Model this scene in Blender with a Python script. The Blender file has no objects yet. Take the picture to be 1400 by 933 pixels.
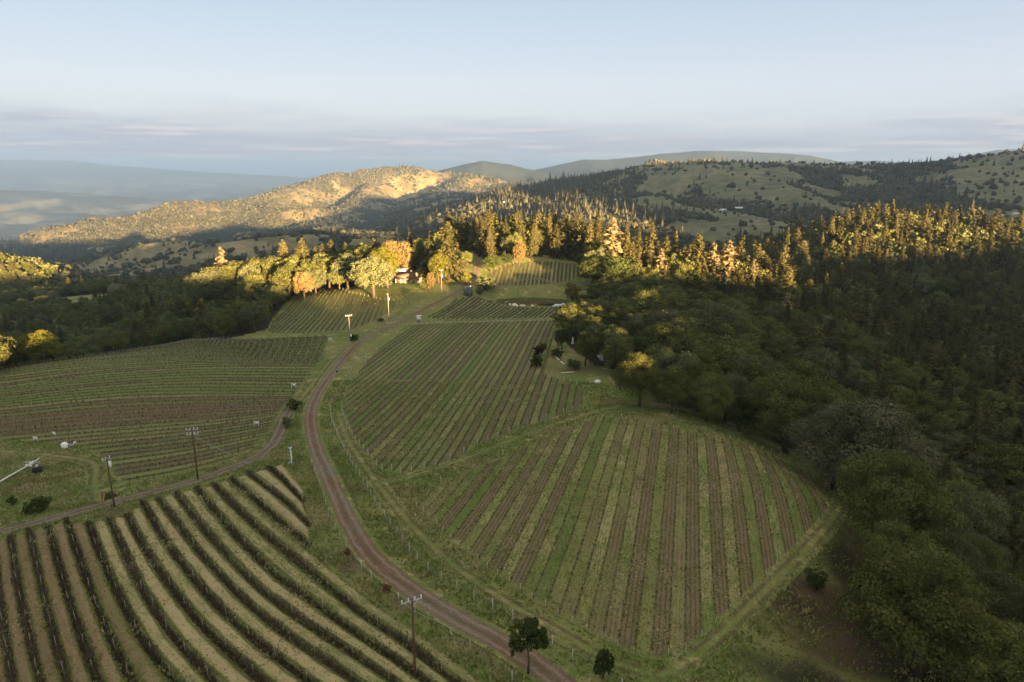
import bpy, math, random, time
import numpy as np
T0 = time.time()
rng = np.random.default_rng(7)
random.seed(7)
sc = bpy.context.scene
col = sc.collection
R = math.radians

# ---------------------------------------------------------------- camera model
CAMH = 60.0
PITCH = R(14.5)
FPX = 933.0
CP, SP = math.cos(PITCH), math.sin(PITCH)

def ray(px, py):
    a = (np.asarray(px, float) - 700.0) / FPX
    b = (466.5 - np.asarray(py, float)) / FPX
    return a, CP + b * SP, -SP + b * CP

def project(x, y, z):
    zz = z - CAMH
    d = y * CP - zz * SP
    v = y * SP + zz * CP
    d = np.where(d < 1, 1, d)
    return 700 + FPX * x / d, 466.5 - FPX * v / d, d

# ---------------------------------------------------------------- noise
def _hash(ix, iy, seed):
    h = (ix.astype(np.int64) * 374761393 + iy.astype(np.int64) * 668265263 + seed * 974711) & 0x7fffffff
    h = ((h ^ (h >> 13)) * 1274126177) & 0x7fffffff
    h = (h ^ (h >> 16)) & 0xffff
    return h / 65535.0

def vnoise(x, y, seed=0):
    ix = np.floor(x); iy = np.floor(y)
    fx = x - ix; fy = y - iy
    fx = fx * fx * fx * (fx * (fx * 6 - 15) + 10); fy = fy * fy * fy * (fy * (fy * 6 - 15) + 10)
    a = _hash(ix, iy, seed); b = _hash(ix + 1, iy, seed)
    c = _hash(ix, iy + 1, seed); d = _hash(ix + 1, iy + 1, seed)
    return (a + (b - a) * fx) * (1 - fy) + (c + (d - c) * fx) * fy

def fbm(x, y, seed=0, octv=4):
    s = 0; amp = .5; tot = 0
    for k in range(octv):
        s = s + amp * vnoise(x * 2 ** k + 17.3 * k, y * 2 ** k - 9.1 * k, seed + k)
        tot += amp; amp *= .5
    return s / tot

def sstep(a, b, x):
    t = np.clip((x - a) / (b - a), 0, 1)
    return t * t * (3 - 2 * t)

# ---------------------------------------------------------------- terrain
def atz(px, py, z):
    a, dy, dz = ray(px, py)
    t = (z - CAMH) / dz
    return (float(a * t), float(dy * t), float(z))

CTRL = [atz(*p) for p in [
    (568, 930, 4), (200, 930, 4), (900, 930, 2), (1160, 930, -9), (0, 735, -1), (157, 695, -2), (270, 655, -1),
    (430, 640, -1), (570, 690, 0), (820, 720, 0), (1000, 800, -1), (1140, 690, -3), (960, 590, -3), (820, 565, -3),
    (650, 610, -3), (424, 573, -4), (462, 500, -7), (478, 466, -9), (532, 438, -11), (604, 398, -8),
    (650, 480, -7), (765, 437, -11), (690, 432, -11.5), (720, 414, -13), (760, 412, -13), (700, 393, -9), (740, 357, 0),
    (780, 392, -8), (655, 365, -2), (0, 505, -12), (300, 468, -12), (200, 560, -6.5), (90, 612, -5), (0, 640, -5),
    (440, 470, -9), (60, 690, -3), (365, 440, -16), (440, 398, -13), (545, 390, -8), (500, 415, -12), (800, 500, -8), (880, 540, -7)]]
CTRL += [(-230, 290, -34), (-200, 350, -42), (-300, 480, -66), (-110, 440, -20), (-190, 480, -24), (-170, 620, -50),
         (-400, 600, -62), (-420, 300, -72), (-330, 170, -40), (-260, 90, -22), (-450, 700, -72), (-200, 0, -5), (0, 0, 3),
         (0, -150, 5), (-300, -150, 0), (250, -150, 5), (60, 60, -1), (95, 75, -26), (90, 130, -24), (100, 200, -24),
         (60, 260, -9), (75, 320, -12), (150, 120, -42), (200, 250, -48), (300, 150, -50), (300, 400, -48),
         (220, 420, -36), (130, 400, -14), (100, 460, -12), (20, 500, 2), (-40, 520, 0), (130, 560, -32), (180, 650, -44), (95, 650, -38), (250, 600, -27),
         (300, 600, -16), (354, 700, -5), (430, 640, -10), (395, 550, -22), (500, 680, -8), (600, 650, -14), (450, 400, -50),
         (250, 760, -46), (0, 700, -25), (-100, 800, -55), (150, 900, -75), (400, 950, -60), (650, 900, -50), (0, 1100, -80),
         (-500, 1000, -105), (600, 300, -60), (-700, 300, -95), (-700, -100, -60), (600, -100, -20), (-650, 650, -90), (800, 600, -50)]
CT = np.array(CTRL)
_S = 300.0

def _U(r2):
    return 0.5 * r2 * np.log(np.maximum(r2, 1e-12))

def _tps():
    P = CT[:, :2] / _S
    n = len(P)
    d2 = ((P[:, None] - P[None]) ** 2).sum(-1)
    K = _U(d2) + np.eye(n) * 0.004
    A = np.zeros((n + 3, n + 3))
    A[:n, :n] = K; A[:n, n] = 1; A[:n, n + 1:] = P
    A[n, :n] = 1; A[n + 1:, :n] = P.T
    b = np.zeros(n + 3); b[:n] = CT[:, 2]
    return np.linalg.solve(A, b)
_W = _tps()

def near_h(x, y):
    X = x / _S; Y = y / _S
    s = _W[-3] + _W[-2] * X + _W[-1] * Y
    for i in range(len(CT)):
        s = s + _W[i] * _U((X - CT[i, 0] / _S) ** 2 + (Y - CT[i, 1] / _S) ** 2)
    return s

def crest(pts, far=1.):
    o = []
    for px, py, D in pts:
        D = D * far
        a, dy, dz = ray(px, py)
        t = D / dy
        o.append((a * t, D, CAMH + dz * t))
    return o

RIDGES = [  # crest polyline, half width, roughness
    (crest([(-120, 374, 1500), (60, 347, 1550), (130, 311, 1700), (180, 296, 1800), (235, 280, 1850), (270, 276, 1900), (300, 281, 1950), (316, 286, 2000), (350, 270, 2150), (393, 261, 2250), (421, 252, 2400), (457, 238, 2550),
            (500, 234, 2650), (532, 230, 2750), (568, 230, 2750), (596, 233, 2750), (632, 237, 2700), (657, 242, 2650), (690, 250, 2600), (740, 260, 2500)], 2.2), 640),
    (crest([(270, 278, 1950), (250, 302, 1600), (225, 335, 1330)], 2.2), 300),
    (crest([(505, 252, 2450), (480, 282, 2000), (430, 318, 1400)], 2.2), 330),
    (crest([(393, 268, 2200), (360, 300, 1750), (330, 330, 1300)], 2.2), 320),
    (crest([(630, 246, 2600), (600, 275, 1950), (560, 312, 1350)], 2.2), 400),
    (crest([(80, 364, 2000), (150, 345, 2050), (210, 332, 2100), (255, 329, 2150), (300, 338, 2100)]), 190),
    (crest([(300, 334, 1650), (360, 325, 1700), (430, 320, 1750), (500, 322, 1750), (560, 328, 1700)]), 190),
    (crest([(330, 300, 4000), (380, 287, 4100), (430, 283, 4150), (485, 292, 4100)]), 300),
    (crest([(545, 292, 3500), (605, 273, 3600), (650, 269, 3600), (700, 280, 3500)]), 300),
    (crest([(60, 345, 1550), (110, 352, 1250)], 2.2), 260),
    (crest([(-60, 346, 830), (-5, 347, 860), (20, 357, 880)]), 85),
    (crest([(730, 268, 2400), (800, 247, 2250), (850, 235, 2200), (900, 224, 2150), (960, 222, 2050), (1000, 221, 2000), (1080, 225, 2000),
            (1150, 227, 2000), (1250, 227, 1980), (1330, 216, 1900), (1420, 206, 1850), (1700, 190, 1800)], 1.2), 744),
    (crest([(900, 224, 2150), (850, 262, 1750), (820, 300, 1300)], 1.2), 276),
    (crest([(1080, 225, 2000), (1010, 268, 1550), (950, 310, 1200)], 1.2), 312),
    (crest([(1250, 227, 1980), (1200, 268, 1500), (1150, 300, 1200)], 1.2), 312),
    (crest([(1420, 206, 1850), (1370, 270, 1350), (1330, 300, 1100)], 1.2), 312),
    (crest([(540, 246, 8600), (620, 228, 8500), (660, 220, 8500), (700, 226, 8500), (760, 240, 8500)]), 1300),
    (crest([(690, 240, 10500), (740, 231, 10500), (800, 218, 10500), (830, 219, 10500), (880, 213, 10500), (960, 206, 10500), (1020, 208, 10500), (1090, 212, 10500),
            (1140, 222, 10500), (1200, 220, 11500), (1250, 224, 11500), (1300, 218, 11000), (1370, 205, 10500), (1480, 200, 10500)]), 2000),
    (crest([(-300, 224, 30000), (-60, 220, 30000), (40, 219, 30000), (95, 220, 30000), (140, 226, 30000), (200, 230, 30000), (300, 237, 30500),
            (420, 243, 31000), (600, 243, 31000), (800, 236, 31000), (1000, 232, 31000)]), 5500),
    (crest([(-400, 268, 13000), (-100, 258, 13000), (60, 262, 13000), (180, 270, 13500), (260, 280, 13500), (340, 272, 14000), (470, 276, 14000)]), 2000),
]

def polydist(x, y, pts):
    best = np.full(x.shape, 1e18); bz = np.zeros(x.shape)
    for (x0, y0, z0), (x1, y1, z1) in zip(pts[:-1], pts[1:]):
        dx, dy = x1 - x0, y1 - y0
        L2 = dx * dx + dy * dy
        t = np.clip(((x - x0) * dx + (y - y0) * dy) / L2, 0, 1)
        d = (x - x0 - t * dx) ** 2 + (y - y0 - t * dy) ** 2
        m = d < best
        best = np.where(m, d, best); bz = np.where(m, z0 + t * (z1 - z0), bz)
    return np.sqrt(best), bz

CASTX = [-1500, -600, -300, 20, 73, 118, 168, 191, 244, 290, 312, 345, 390, 454, 600, 741, 791, 1000, 1400]
CASTZ = [8, 10, 14, 27, 43, 54, 53, 43, 49, 52, 54, 60, 60, 58, 63, 67, 75, 85, 60]
SUN_AZ = R(25); SUN_EL = R(4.5)

PONDX, PONDY, PONDZ = 11.5, 371., -13.4
def height(x, y):
    x = np.asarray(x, float); y = np.asarray(y, float)
    D = np.hypot(x, y)
    ang = x / np.maximum(y, 1)
    left = sstep(0.08, -0.25, ang)
    base = -115 - 235 * sstep(1050, 3000, D) * left - (170 + 165 * left) * sstep(3600, 8500, D) - 140 * left * sstep(5000, 8500, D) * np.where(y > 0, left * .75 + .25, .1)
    acc = np.zeros(x.shape); gm = np.zeros(x.shape)
    for pts, w in RIDGES:
        d, zc = polydist(x, y, pts)
        g = np.exp(-(d / w) ** 1.7)
        acc = acc + np.maximum((zc - base) * g / 300., 0) ** 14
        gm = np.maximum(gm, g)
    far = base + 300. * acc ** (1 / 14.)
    sc_ = np.clip(D / 2000, .5, 2.6) * (1 - .6 * sstep(7500, 9500, D))
    n = fbm(x / 420 + 3, y / 420, 11, 4) - .5
    rdg = 1 - np.abs(2 * fbm(x / 330 + .25 * y / 330, y / 600, 23, 3) - 1)
    big = fbm(x / 1100 + 7, y / 900, 15, 3) - .5
    far = far + big * 130 * sstep(900, 1800, D) * (1 - .93 * gm ** 2)
    rg2 = 1 - np.abs(2 * fbm((x + .35 * y) / 230, (y - .35 * x) / 900, 29, 3) - 1)
    far = far + (rg2 - .7) * 95 * (1 - left) * sstep(1000, 1500, D) * sstep(.02, .12, ang) * (1 - .85 * gm ** 3)
    far = far + (n * 46 + (rdg - .75) * 60) * sc_ ** .7 * (1 + .5 * left) * (1 - .9 * gm ** 2) * sstep(750, 1400, D)
    dn = np.hypot(x, (y - 260))
    w = sstep(620, 980, dn)
    z = near_h(np.clip(x, -1200, 1200), np.clip(y, -900, 1400)) * (1 - w) + far * w
    e = ((x - PONDX) / 21) ** 2 + ((y - PONDY) / 12) ** 2
    k = sstep(2.3, 1.1, e); z = z * (1 - k) - 12.9 * k - 1.8 * sstep(1.15, .6, e)
    # unseen hill behind the viewpoint, crest shaped to throw shade over the foreground
    zc = np.interp(x, CASTX, CASTZ) + 5 * (fbm(x / 26, y / 200, 5, 3) - .5)
    g = np.exp(-((y + 300) / 105) ** 2) * sstep(1900, 1300, np.abs(x))
    z = z + np.maximum(zc - z, 0) * g
    # high hill out of view to the right, added to shade the right ridge
    pts = [(930, 562, 205), (1165, 610, 212), (1500, 730, 218), (2100, 900, 228)]
    d, zc = polydist(x, y, pts)
    zc = zc + 26 * (fbm(x / 120, y / 400, 9, 3) - .5)
    z = z + np.maximum(zc - z, 0) * np.exp(-(d / 190) ** 2)
    z = z + .22 * (fbm(x / 14, y / 14, 31, 3) - .5) * sstep(900, 400, D)
    return z

def unproj(px, py):
    a, dy, dz = ray(px, py)
    t = (0 - CAMH) / dz
    for k in range(22):
        h = height(a * t, dy * t)
        t = t + .7 * ((h - CAMH) / dz - t)
    return a * t, dy * t, CAMH + dz * t

def UP(pts):
    """pixel polyline -> world xy array"""
    p = np.array(pts, float)
    x, y, z = unproj(p[:, 0], p[:, 1])
    return np.stack([x, y], 1)

# ---------------------------------------------------------------- mesh helpers
def mk_mesh(name, V, quads=None, tris=None, mats=(), qmi=None, tmi=None, attrs=None, smooth=False, uv=None):
    me = bpy.data.meshes.new(name)
    V = np.asarray(V, np.float32)
    nq = 0 if quads is None else len(quads)
    nt = 0 if tris is None else len(tris)
    me.vertices.add(len(V)); me.vertices.foreach_set('co', V.ravel())
    li = []
    if nq: li.append(np.asarray(quads, np.int32).ravel())
    if nt: li.append(np.asarray(tris, np.int32).ravel())
    li = np.concatenate(li) if li else np.zeros(0, np.int32)
    me.loops.add(len(li)); me.loops.foreach_set('vertex_index', li)
    me.polygons.add(nq + nt)
    st = np.concatenate([np.arange(nq) * 4, nq * 4 + np.arange(nt) * 3]).astype(np.int32)
    me.polygons.foreach_set('loop_start', st)
    for m in mats: me.materials.append(m)
    if len(mats) > 1:
        mi = np.zeros(nq + nt, np.int32)
        if qmi is not None and nq: mi[:nq] = qmi
        if tmi is not None and nt: mi[nq:] = tmi
        me.polygons.foreach_set('material_index', mi)
    me.update(calc_edges=True)
    if smooth:
        me.polygons.foreach_set('use_smooth', np.ones(nq + nt, bool))
    if attrs:
        for k, v in attrs.items():
            at = me.attributes.new(k, 'FLOAT', 'POINT')
            at.data.foreach_set('value', np.asarray(v, np.float32))
    return me

class MB:
    def __init__(s): s.V = []; s.Q = []; s.T = []; s.qm = []; s.tm = []; s.n = 0
    def add(s, V, Q=None, T=None, m=0):
        V = np.asarray(V, float).reshape(-1, 3)
        if Q is not None and len(Q):
            s.Q.append(np.asarray(Q) + s.n); s.qm += [m] * len(Q)
        if T is not None and len(T):
            s.T.append(np.asarray(T) + s.n); s.tm += [m] * len(T)
        s.V.append(V); s.n += len(V)
    def box(s, c, size, rz=0, m=0, rx=0, ry=0):
        sx, sy, sz = np.array(size) / 2
        v = np.array([[i * sx, j * sy, k * sz] for i in (-1, 1) for j in (-1, 1) for k in (-1, 1)])
        if rx: v = v @ np.array([[1, 0, 0], [0, math.cos(rx), math.sin(rx)], [0, -math.sin(rx), math.cos(rx)]])
        if ry: v = v @ np.array([[math.cos(ry), 0, -math.sin(ry)], [0, 1, 0], [math.sin(ry), 0, math.cos(ry)]])
        if rz: v = v @ np.array([[math.cos(rz), math.sin(rz), 0], [-math.sin(rz), math.cos(rz), 0], [0, 0, 1]])
        s.add(v + np.array(c), [[0, 1, 3, 2], [4, 6, 7, 5], [0, 4, 5, 1], [2, 3, 7, 6], [0, 2, 6, 4], [1, 5, 7, 3]], m=m)
    def tube(s, P, r, n=6, m=0, cap=True):
        P = np.asarray(P, float); k = len(P)
        r = np.broadcast_to(np.asarray(r, float), (k,))
        tg = np.gradient(P, axis=0) if k > 2 else np.repeat([P[1] - P[0]], 2, 0)
        tg = tg / np.maximum(np.linalg.norm(tg, axis=1, keepdims=True), 1e-9)
        up = np.array([0, 0, 1.0]) if abs(tg[0, 2]) < .9 else np.array([1.0, 0, 0])
        A = np.cross(tg, up); A /= np.maximum(np.linalg.norm(A, axis=1, keepdims=True), 1e-9)
        B = np.cross(tg, A)
        th = np.arange(n) / n * 2 * np.pi
        V = P[:, None] + r[:, None, None] * (np.cos(th)[None, :, None] * A[:, None] + np.sin(th)[None, :, None] * B[:, None])
        Q = [[i * n + j, i * n + (j + 1) % n, (i + 1) * n + (j + 1) % n, (i + 1) * n + j] for i in range(k - 1) for j in range(n)]
        Tt = []
        if cap:
            for j in range(1, n - 1):
                Tt.append([0, j + 1, j]); Tt.append([(k - 1) * n, (k - 1) * n + j, (k - 1) * n + j + 1])
        s.add(V.reshape(-1, 3), Q, Tt, m)
    def mesh(s, name, mats, smooth=False):
        V = np.concatenate(s.V) if s.V else np.zeros((0, 3))
        return mk_mesh(name, V, np.concatenate(s.Q) if s.Q else None, np.concatenate(s.T) if s.T else None,
                       mats if isinstance(mats, (list, tuple)) else [mats], np.array(s.qm, np.int32), np.array(s.tm, np.int32), smooth=smooth)

def tag(o, label=None, cat=None, group=None, kind=None):
    if label: o['label'] = label
    if cat: o['category'] = cat
    if group: o['group'] = group
    if kind: o['kind'] = kind
    return o

def link(name, me, parent=None, loc=None, rz=None):
    o = bpy.data.objects.new(name, me)
    col.objects.link(o)
    if parent: o.parent = parent
    if loc is not None: o.location = loc
    if rz is not None: o.rotation_euler = (0, 0, rz)
    return o

def empty(name, loc, rz=0):
    o = link(name, None, None, loc, rz)
    o.empty_display_size = .5
    return o

def H1(x, y): return float(height(np.array([x]), np.array([y]))[0])

def U1(px, py):
    p = UP([(px, py)])[0]
    return (float(p[0]), float(p[1]), H1(p[0], p[1]))

# ---------------------------------------------------------------- materials
def new_mat(name):
    m = bpy.data.materials.new(name); m.use_nodes = True
    nt = m.node_tree; nt.nodes.clear()
    out = nt.nodes.new('ShaderNodeOutputMaterial')
    return m, nt, out

class N:
    """tiny node helper"""
    def __init__(s, nt): s.nt = nt
    def node(s, t, **kw):
        n = s.nt.nodes.new(t)
        for k, v in kw.items(): setattr(n, k, v)
        return n
    def sock(s, a, b):
        if hasattr(a, 'is_output') or isinstance(a, bpy.types.NodeSocket): s.nt.links.new(a, b)
        else:
            if b.type == 'RGBA' and not isinstance(a, (int, float)) and len(a) == 3: a = (*a, 1)
            b.default_value = a
    def math(s, op, a, b=None, c=None, clamp=False):
        n = s.node('ShaderNodeMath', operation=op, use_clamp=clamp)
        s.sock(a, n.inputs[0])
        if b is not None: s.sock(b, n.inputs[1])
        if c is not None: s.sock(c, n.inputs[2])
        return n.outputs[0]
    def mix(s, f, a, b, mode='MIX'):
        n = s.node('ShaderNodeMix', data_type='RGBA', blend_type=mode)
        s.sock(f, n.inputs[0]); s.sock(a, n.inputs[6]); s.sock(b, n.inputs[7])
        return n.outputs[2]
    def ramp(s, v, lo, hi, a=0., b=1.):
        n = s.node('ShaderNodeMapRange', interpolation_type='SMOOTHSTEP')
        s.sock(v, n.inputs[0]); n.inputs[1].default_value = lo; n.inputs[2].default_value = hi
        n.inputs[3].default_value = a; n.inputs[4].default_value = b
        return n.outputs[0]
    def noise(s, vec, scale, detail=3, rough=.55, dim='3D'):
        n = s.node('ShaderNodeTexNoise', noise_dimensions=dim)
        if vec is not None: s.nt.links.new(vec, n.inputs['Vector'])
        n.inputs['Scale'].default_value = scale; n.inputs['Detail'].default_value = detail; n.inputs['Roughness'].default_value = rough
        return n.outputs['Fac']
    def attr(s, name):
        return s.node('ShaderNodeAttribute', attribute_name=name).outputs['Fac']
    def comb(s, x, y, z=0.):
        n = s.node('ShaderNodeCombineXYZ')
        s.sock(x, n.inputs[0]); s.sock(y, n.inputs[1]); s.sock(z, n.inputs[2])
        return n.outputs[0]
    def wn(s, v):
        n = s.node('ShaderNodeTexWhiteNoise', noise_dimensions='1D'); s.sock(v, n.inputs['W'])
        return n.outputs['Value']
    def bsdf(s, colr, rough=.9, spec=.2, metal=0., bump=None):
        n = s.node('ShaderNodeBsdfPrincipled')
        s.sock(colr, n.inputs['Base Color']); n.inputs['Roughness'].default_value = rough
        n.inputs['Specular IOR Level'].default_value = spec; n.inputs['Metallic'].default_value = metal
        if bump is not None: s.nt.links.new(bump, n.inputs['Normal'])
        return n.outputs[0]
    def bump(s, h, strength=.5, dist=.1):
        n = s.node('ShaderNodeBump'); n.inputs['Strength'].default_value = strength; n.inputs['Distance'].default_value = dist
        s.nt.links.new(h, n.inputs['Height']); return n.outputs[0]
    def geo(s): return s.node('ShaderNodeNewGeometry').outputs['Position']

def plain(name, c, rough=.7, spec=.3, metal=0., var=.25, nscale=3.):
    m, nt, out = new_mat(name); n = N(nt)
    f = n.noise(n.geo(), nscale, 4)
    oi = n.node('ShaderNodeObjectInfo').outputs['Random']
    k = n.math('ADD', n.math('MULTIPLY', f, var * 2), n.math('MULTIPLY', oi, var * .6))
    k = n.math('ADD', k, 1 - var * 1.3)
    nt.links.new(n.bsdf(n.mix(1, c, n.comb(k, k, k), 'MULTIPLY'), rough, spec, metal), out.inputs[0])
    return m

def leafmat(name, ca, cb, cc=None, trans=.25, vary=.5):
    m, nt, out = new_mat(name); n = N(nt)
    t = n.attr('tint')
    oi = n.node('ShaderNodeObjectInfo').outputs['Random']
    c = n.mix(t, ca, cb)
    if cc is not None:
        c = n.mix(n.ramp(n.math('FRACT', n.math('ADD', n.math('MULTIPLY', oi, 7.31), n.attr('tree'))), .55, 1., 0., .8), c, cc)
    k = n.math('ADD', n.math('MULTIPLY', n.math('FRACT', n.math('ADD', n.math('MULTIPLY', oi, 3.7), n.math('MULTIPLY', n.attr('tree'), 2.3))), vary), 1 - vary * .5)
    c = n.mix(1, c, n.comb(k, k, k), 'MULTIPLY')
    d = n.node('ShaderNodeBsdfDiffuse'); nt.links.new(c, d.inputs[0])
    tr = n.node('ShaderNodeBsdfTranslucent'); nt.links.new(c, tr.inputs[0])
    mx = n.node('ShaderNodeMixShader'); mx.inputs[0].default_value = trans
    nt.links.new(d.outputs[0], mx.inputs[1]); nt.links.new(tr.outputs[0], mx.inputs[2])
    nt.links.new(mx.outputs[0], out.inputs[0])
    return m

M = {}
GREEN = (.092, .124, .030); OLIVE = (.146, .148, .050); TAN = (.32, .26, .135); SOIL = (.118, .076, .048); DSOIL = (.036, .029, .021)
GOLD = (.30, .235, .105)

def grass_nodes(n, pos, green=GREEN, olive=OLIVE, tan=TAN, tanamt=.635):
    big = n.noise(pos, .035, 4); mid = n.noise(pos, .22, 5, .62); fine = n.noise(pos, 2.6, 4, .7)
    c = n.mix(n.ramp(big, .35, .62), green, olive)
    c = n.mix(n.ramp(n.math('ADD', n.math('MULTIPLY', mid, .7), n.math('MULTIPLY', n.noise(pos, .9, 5, .7), .3)), tanamt - .14, tanamt + .08, 0, .9), c, tan)
    k = n.math('ADD', n.math('MULTIPLY', fine, 2.6), n.math('SUBTRACT', n.math('MULTIPLY', n.noise(pos, .75, 5, .7), 1.6), 1.08), None, True)
    k = n.math('ADD', n.math('MULTIPLY', k, 1.5), -.06)
    return n.mix(1, c, n.comb(k, k, k), 'MULTIPLY'), fine, mid

def mat_terrain():
    m, nt, out = new_mat('terrain_ground'); n = N(nt)
    pos = n.geo()
    g, fine, mid = grass_nodes(n, pos)
    far = n.attr('far'); forest = n.attr('forest'); dry = n.attr('dry')
    fn = n.noise(pos, .012, 5, .6)
    fg = n.mix(n.ramp(fn, .4, .66), (.15, .135, .068), (.27, .215, .105))
    fg = n.mix(dry, n.mix(n.ramp(n.noise(pos, .009, 5, .65), .42, .6), (.115, .130, .066), (.165, .160, .09)), fg)
    fk = n.math('ADD', n.math('MULTIPLY', n.noise(pos, .035, 6, .75), 2.2), n.math('SUBTRACT', n.math('MULTIPLY', n.noise(pos, .006, 4, .6), .9), .55))
    fg = n.mix(1, fg, n.comb(fk, fk, fk), 'MULTIPLY')
    c = n.mix(far, g, fg)
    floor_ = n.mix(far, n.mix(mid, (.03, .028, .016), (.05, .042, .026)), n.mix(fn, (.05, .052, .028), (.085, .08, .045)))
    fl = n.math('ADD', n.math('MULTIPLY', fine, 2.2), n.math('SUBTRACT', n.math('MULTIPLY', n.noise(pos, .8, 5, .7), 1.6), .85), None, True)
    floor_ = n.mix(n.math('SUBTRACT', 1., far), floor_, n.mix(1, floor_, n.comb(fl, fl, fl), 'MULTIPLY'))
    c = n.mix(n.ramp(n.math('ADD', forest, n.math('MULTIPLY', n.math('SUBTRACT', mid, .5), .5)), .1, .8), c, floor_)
    vf = n.attr('vfar'); c = n.mix(n.math('MULTIPLY', vf, n.ramp(n.noise(pos, .0018, 5, .6), .72, .6, .35, 1.)), c, n.mix(n.noise(pos, .006, 5, .7), (.020, .032, .030), (.045, .058, .046)))
    spz = n.node('ShaderNodeSeparateXYZ'); nt.links.new(pos, spz.inputs[0])
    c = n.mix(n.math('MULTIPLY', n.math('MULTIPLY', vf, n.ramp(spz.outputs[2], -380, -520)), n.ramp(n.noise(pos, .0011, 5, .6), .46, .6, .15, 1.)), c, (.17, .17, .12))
    c = n.mix(n.math('MULTIPLY', n.attr('soil'), n.ramp(mid, .3, .6)), c, SOIL)
    b = n.bump(n.math('ADD', fine, n.math('MULTIPLY', mid, 2)), .6, .25)
    nt.links.new(n.bsdf(c, .95, .1, 0, b), out.inputs[0])
    return m

def mat_field(name, strip, alleyA, alleyB, alleyC, alt=True, stripw=.13, tracks=True, tanp=.62, patch=None, prange=None, tilmax=None, fringe=None):
    """row ground: 'u' counts vine rows, 'v' metres along the row, 'edge' metres from the block edge"""
    m, nt, out = new_mat(name); n = N(nt)
    pos = n.geo(); u = n.attr('u'); v = n.attr('v'); e = n.attr('edge')
    wob = n.math('MULTIPLY', n.math('SUBTRACT', n.noise(n.comb(n.math('MULTIPLY', v, .15), u), 1.3, 3), .5), .22)
    uu = n.math('ADD', u, wob)
    f = n.math('FRACT', uu); row = n.math('FLOOR', uu)
    d = n.math('ABSOLUTE', n.math('SUBTRACT', f, .5))          # .5 at the vines, 0 in mid alley
    r1 = n.wn(row); r2 = n.wn(n.math('ADD', row, 77.7))
    along = n.noise(n.comb(n.math('MULTIPLY', v, .05), n.math('MULTIPLY', row, 3.17)), 1., 4, .6)
    streak = n.noise(n.comb(n.math('MULTIPLY', v, .35), n.math('MULTIPLY', uu, 9.)), 1., 4, .65)
    fine = n.noise(pos, 3.5, 4, .75)
    if alt:
        par = n.math('MULTIPLY', n.math('FRACT', n.math('MULTIPLY', row, .5)), 2.)
        til = n.math('ADD', par, n.math('MULTIPLY', n.math('SUBTRACT', r1, .5), 1.35))
        til = n.math('ADD', til, n.math('MULTIPLY', n.math('SUBTRACT', along, .5), 2.2))
        til = n.math('ADD', til, n.math('MULTIPLY', n.math('SUBTRACT', streak, .5), .9))
        til = n.ramp(til, .2, .95)
    else:
        til = n.ramp(n.math('ADD', r1, n.math('MULTIPLY', n.math('SUBTRACT', along, .5), 1.5)), .45, .8)
    if tilmax is not None: til = n.math('MULTIPLY', n.ramp(n.math('ADD', u, n.math('MULTIPLY', n.math('SUBTRACT', r1, .5), 1.2)), tilmax + .8, tilmax - .4), n.ramp(streak, .2, .6, .35, .95))
    gr = n.mix(n.ramp(n.math('ADD', r2, n.math('MULTIPLY', n.math('SUBTRACT', streak, .5), 1.6)), .25, .85), alleyA, alleyB)
    gr = n.mix(n.ramp(n.math('ADD', n.math('ADD', n.math('MULTIPLY', along, .5), n.math('MULTIPLY', streak, .5)), n.math('MULTIPLY', r1, .12)), tanp - .06, tanp + .12, 0, .85), gr, TAN)
    soil = n.mix(n.ramp(streak, .3, .7), alleyC, n.mix(.35, alleyC, alleyA))
    if tracks:   # darker wheel line in the middle of a tilled alley, grass tongues at its edge
        soil = n.mix(n.ramp(n.math('ABSOLUTE', n.math('SUBTRACT', d, .17)), .02, .09, .55, 0.), soil, DSOIL)
    c = n.mix(til, gr, soil)
    edgev = n.math('ADD', d, n.math('MULTIPLY', n.math('SUBTRACT', streak, .5), .14))
    c = n.mix(n.ramp(edgev, .5 - stripw * 1.25, .5 - stripw * .55, 0, .85), c, strip)
    if fringe is not None:
        c = n.mix(n.math('MULTIPLY', n.ramp(edgev, .5 - stripw * 2.1, .5 - stripw * 1.4), n.ramp(edgev, .5 - stripw * .8, .5 - stripw * 1.2)), c, fringe)
    if patch is not None:
        pb = n.math('ADD', n.math('MULTIPLY', n.noise(pos, .03, 4), 1.4), n.math('SUBTRACT', .3, n.math('ABSOLUTE', n.math('MULTIPLY', n.math('SUBTRACT', u, prange[0]), 1. / prange[1]))))
        c = n.mix(n.math('MULTIPLY', n.ramp(pb, .35, 1.05, 0, .85), n.ramp(n.math('ADD', streak, r1), .5, 1.1, .45, 1.)), c, patch)
    k = n.math('ADD', n.math('MULTIPLY', fine, 2.4), n.math('SUBTRACT', n.math('MULTIPLY', n.noise(pos, .9, 4, .7), 1.3), .85), None, True)
    k = n.math('ADD', n.math('MULTIPLY', k, 1.5), -.05)
    c = n.mix(1, c, n.comb(k, k, k), 'MULTIPLY')
    g, _, mid = grass_nodes(n, pos)
    ed = n.ramp(n.math('ADD', e, n.math('MULTIPLY', n.math('SUBTRACT', n.noise(pos, .8, 4, .7), .5), 4.)), .3, 1.8)
    c = n.mix(ed, g, c)
    b = n.bump(n.math('ADD', fine, streak), .7, .2)
    nt.links.new(n.bsdf(c, .95, .1, 0, b), out.inputs[0])
    return m

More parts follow.
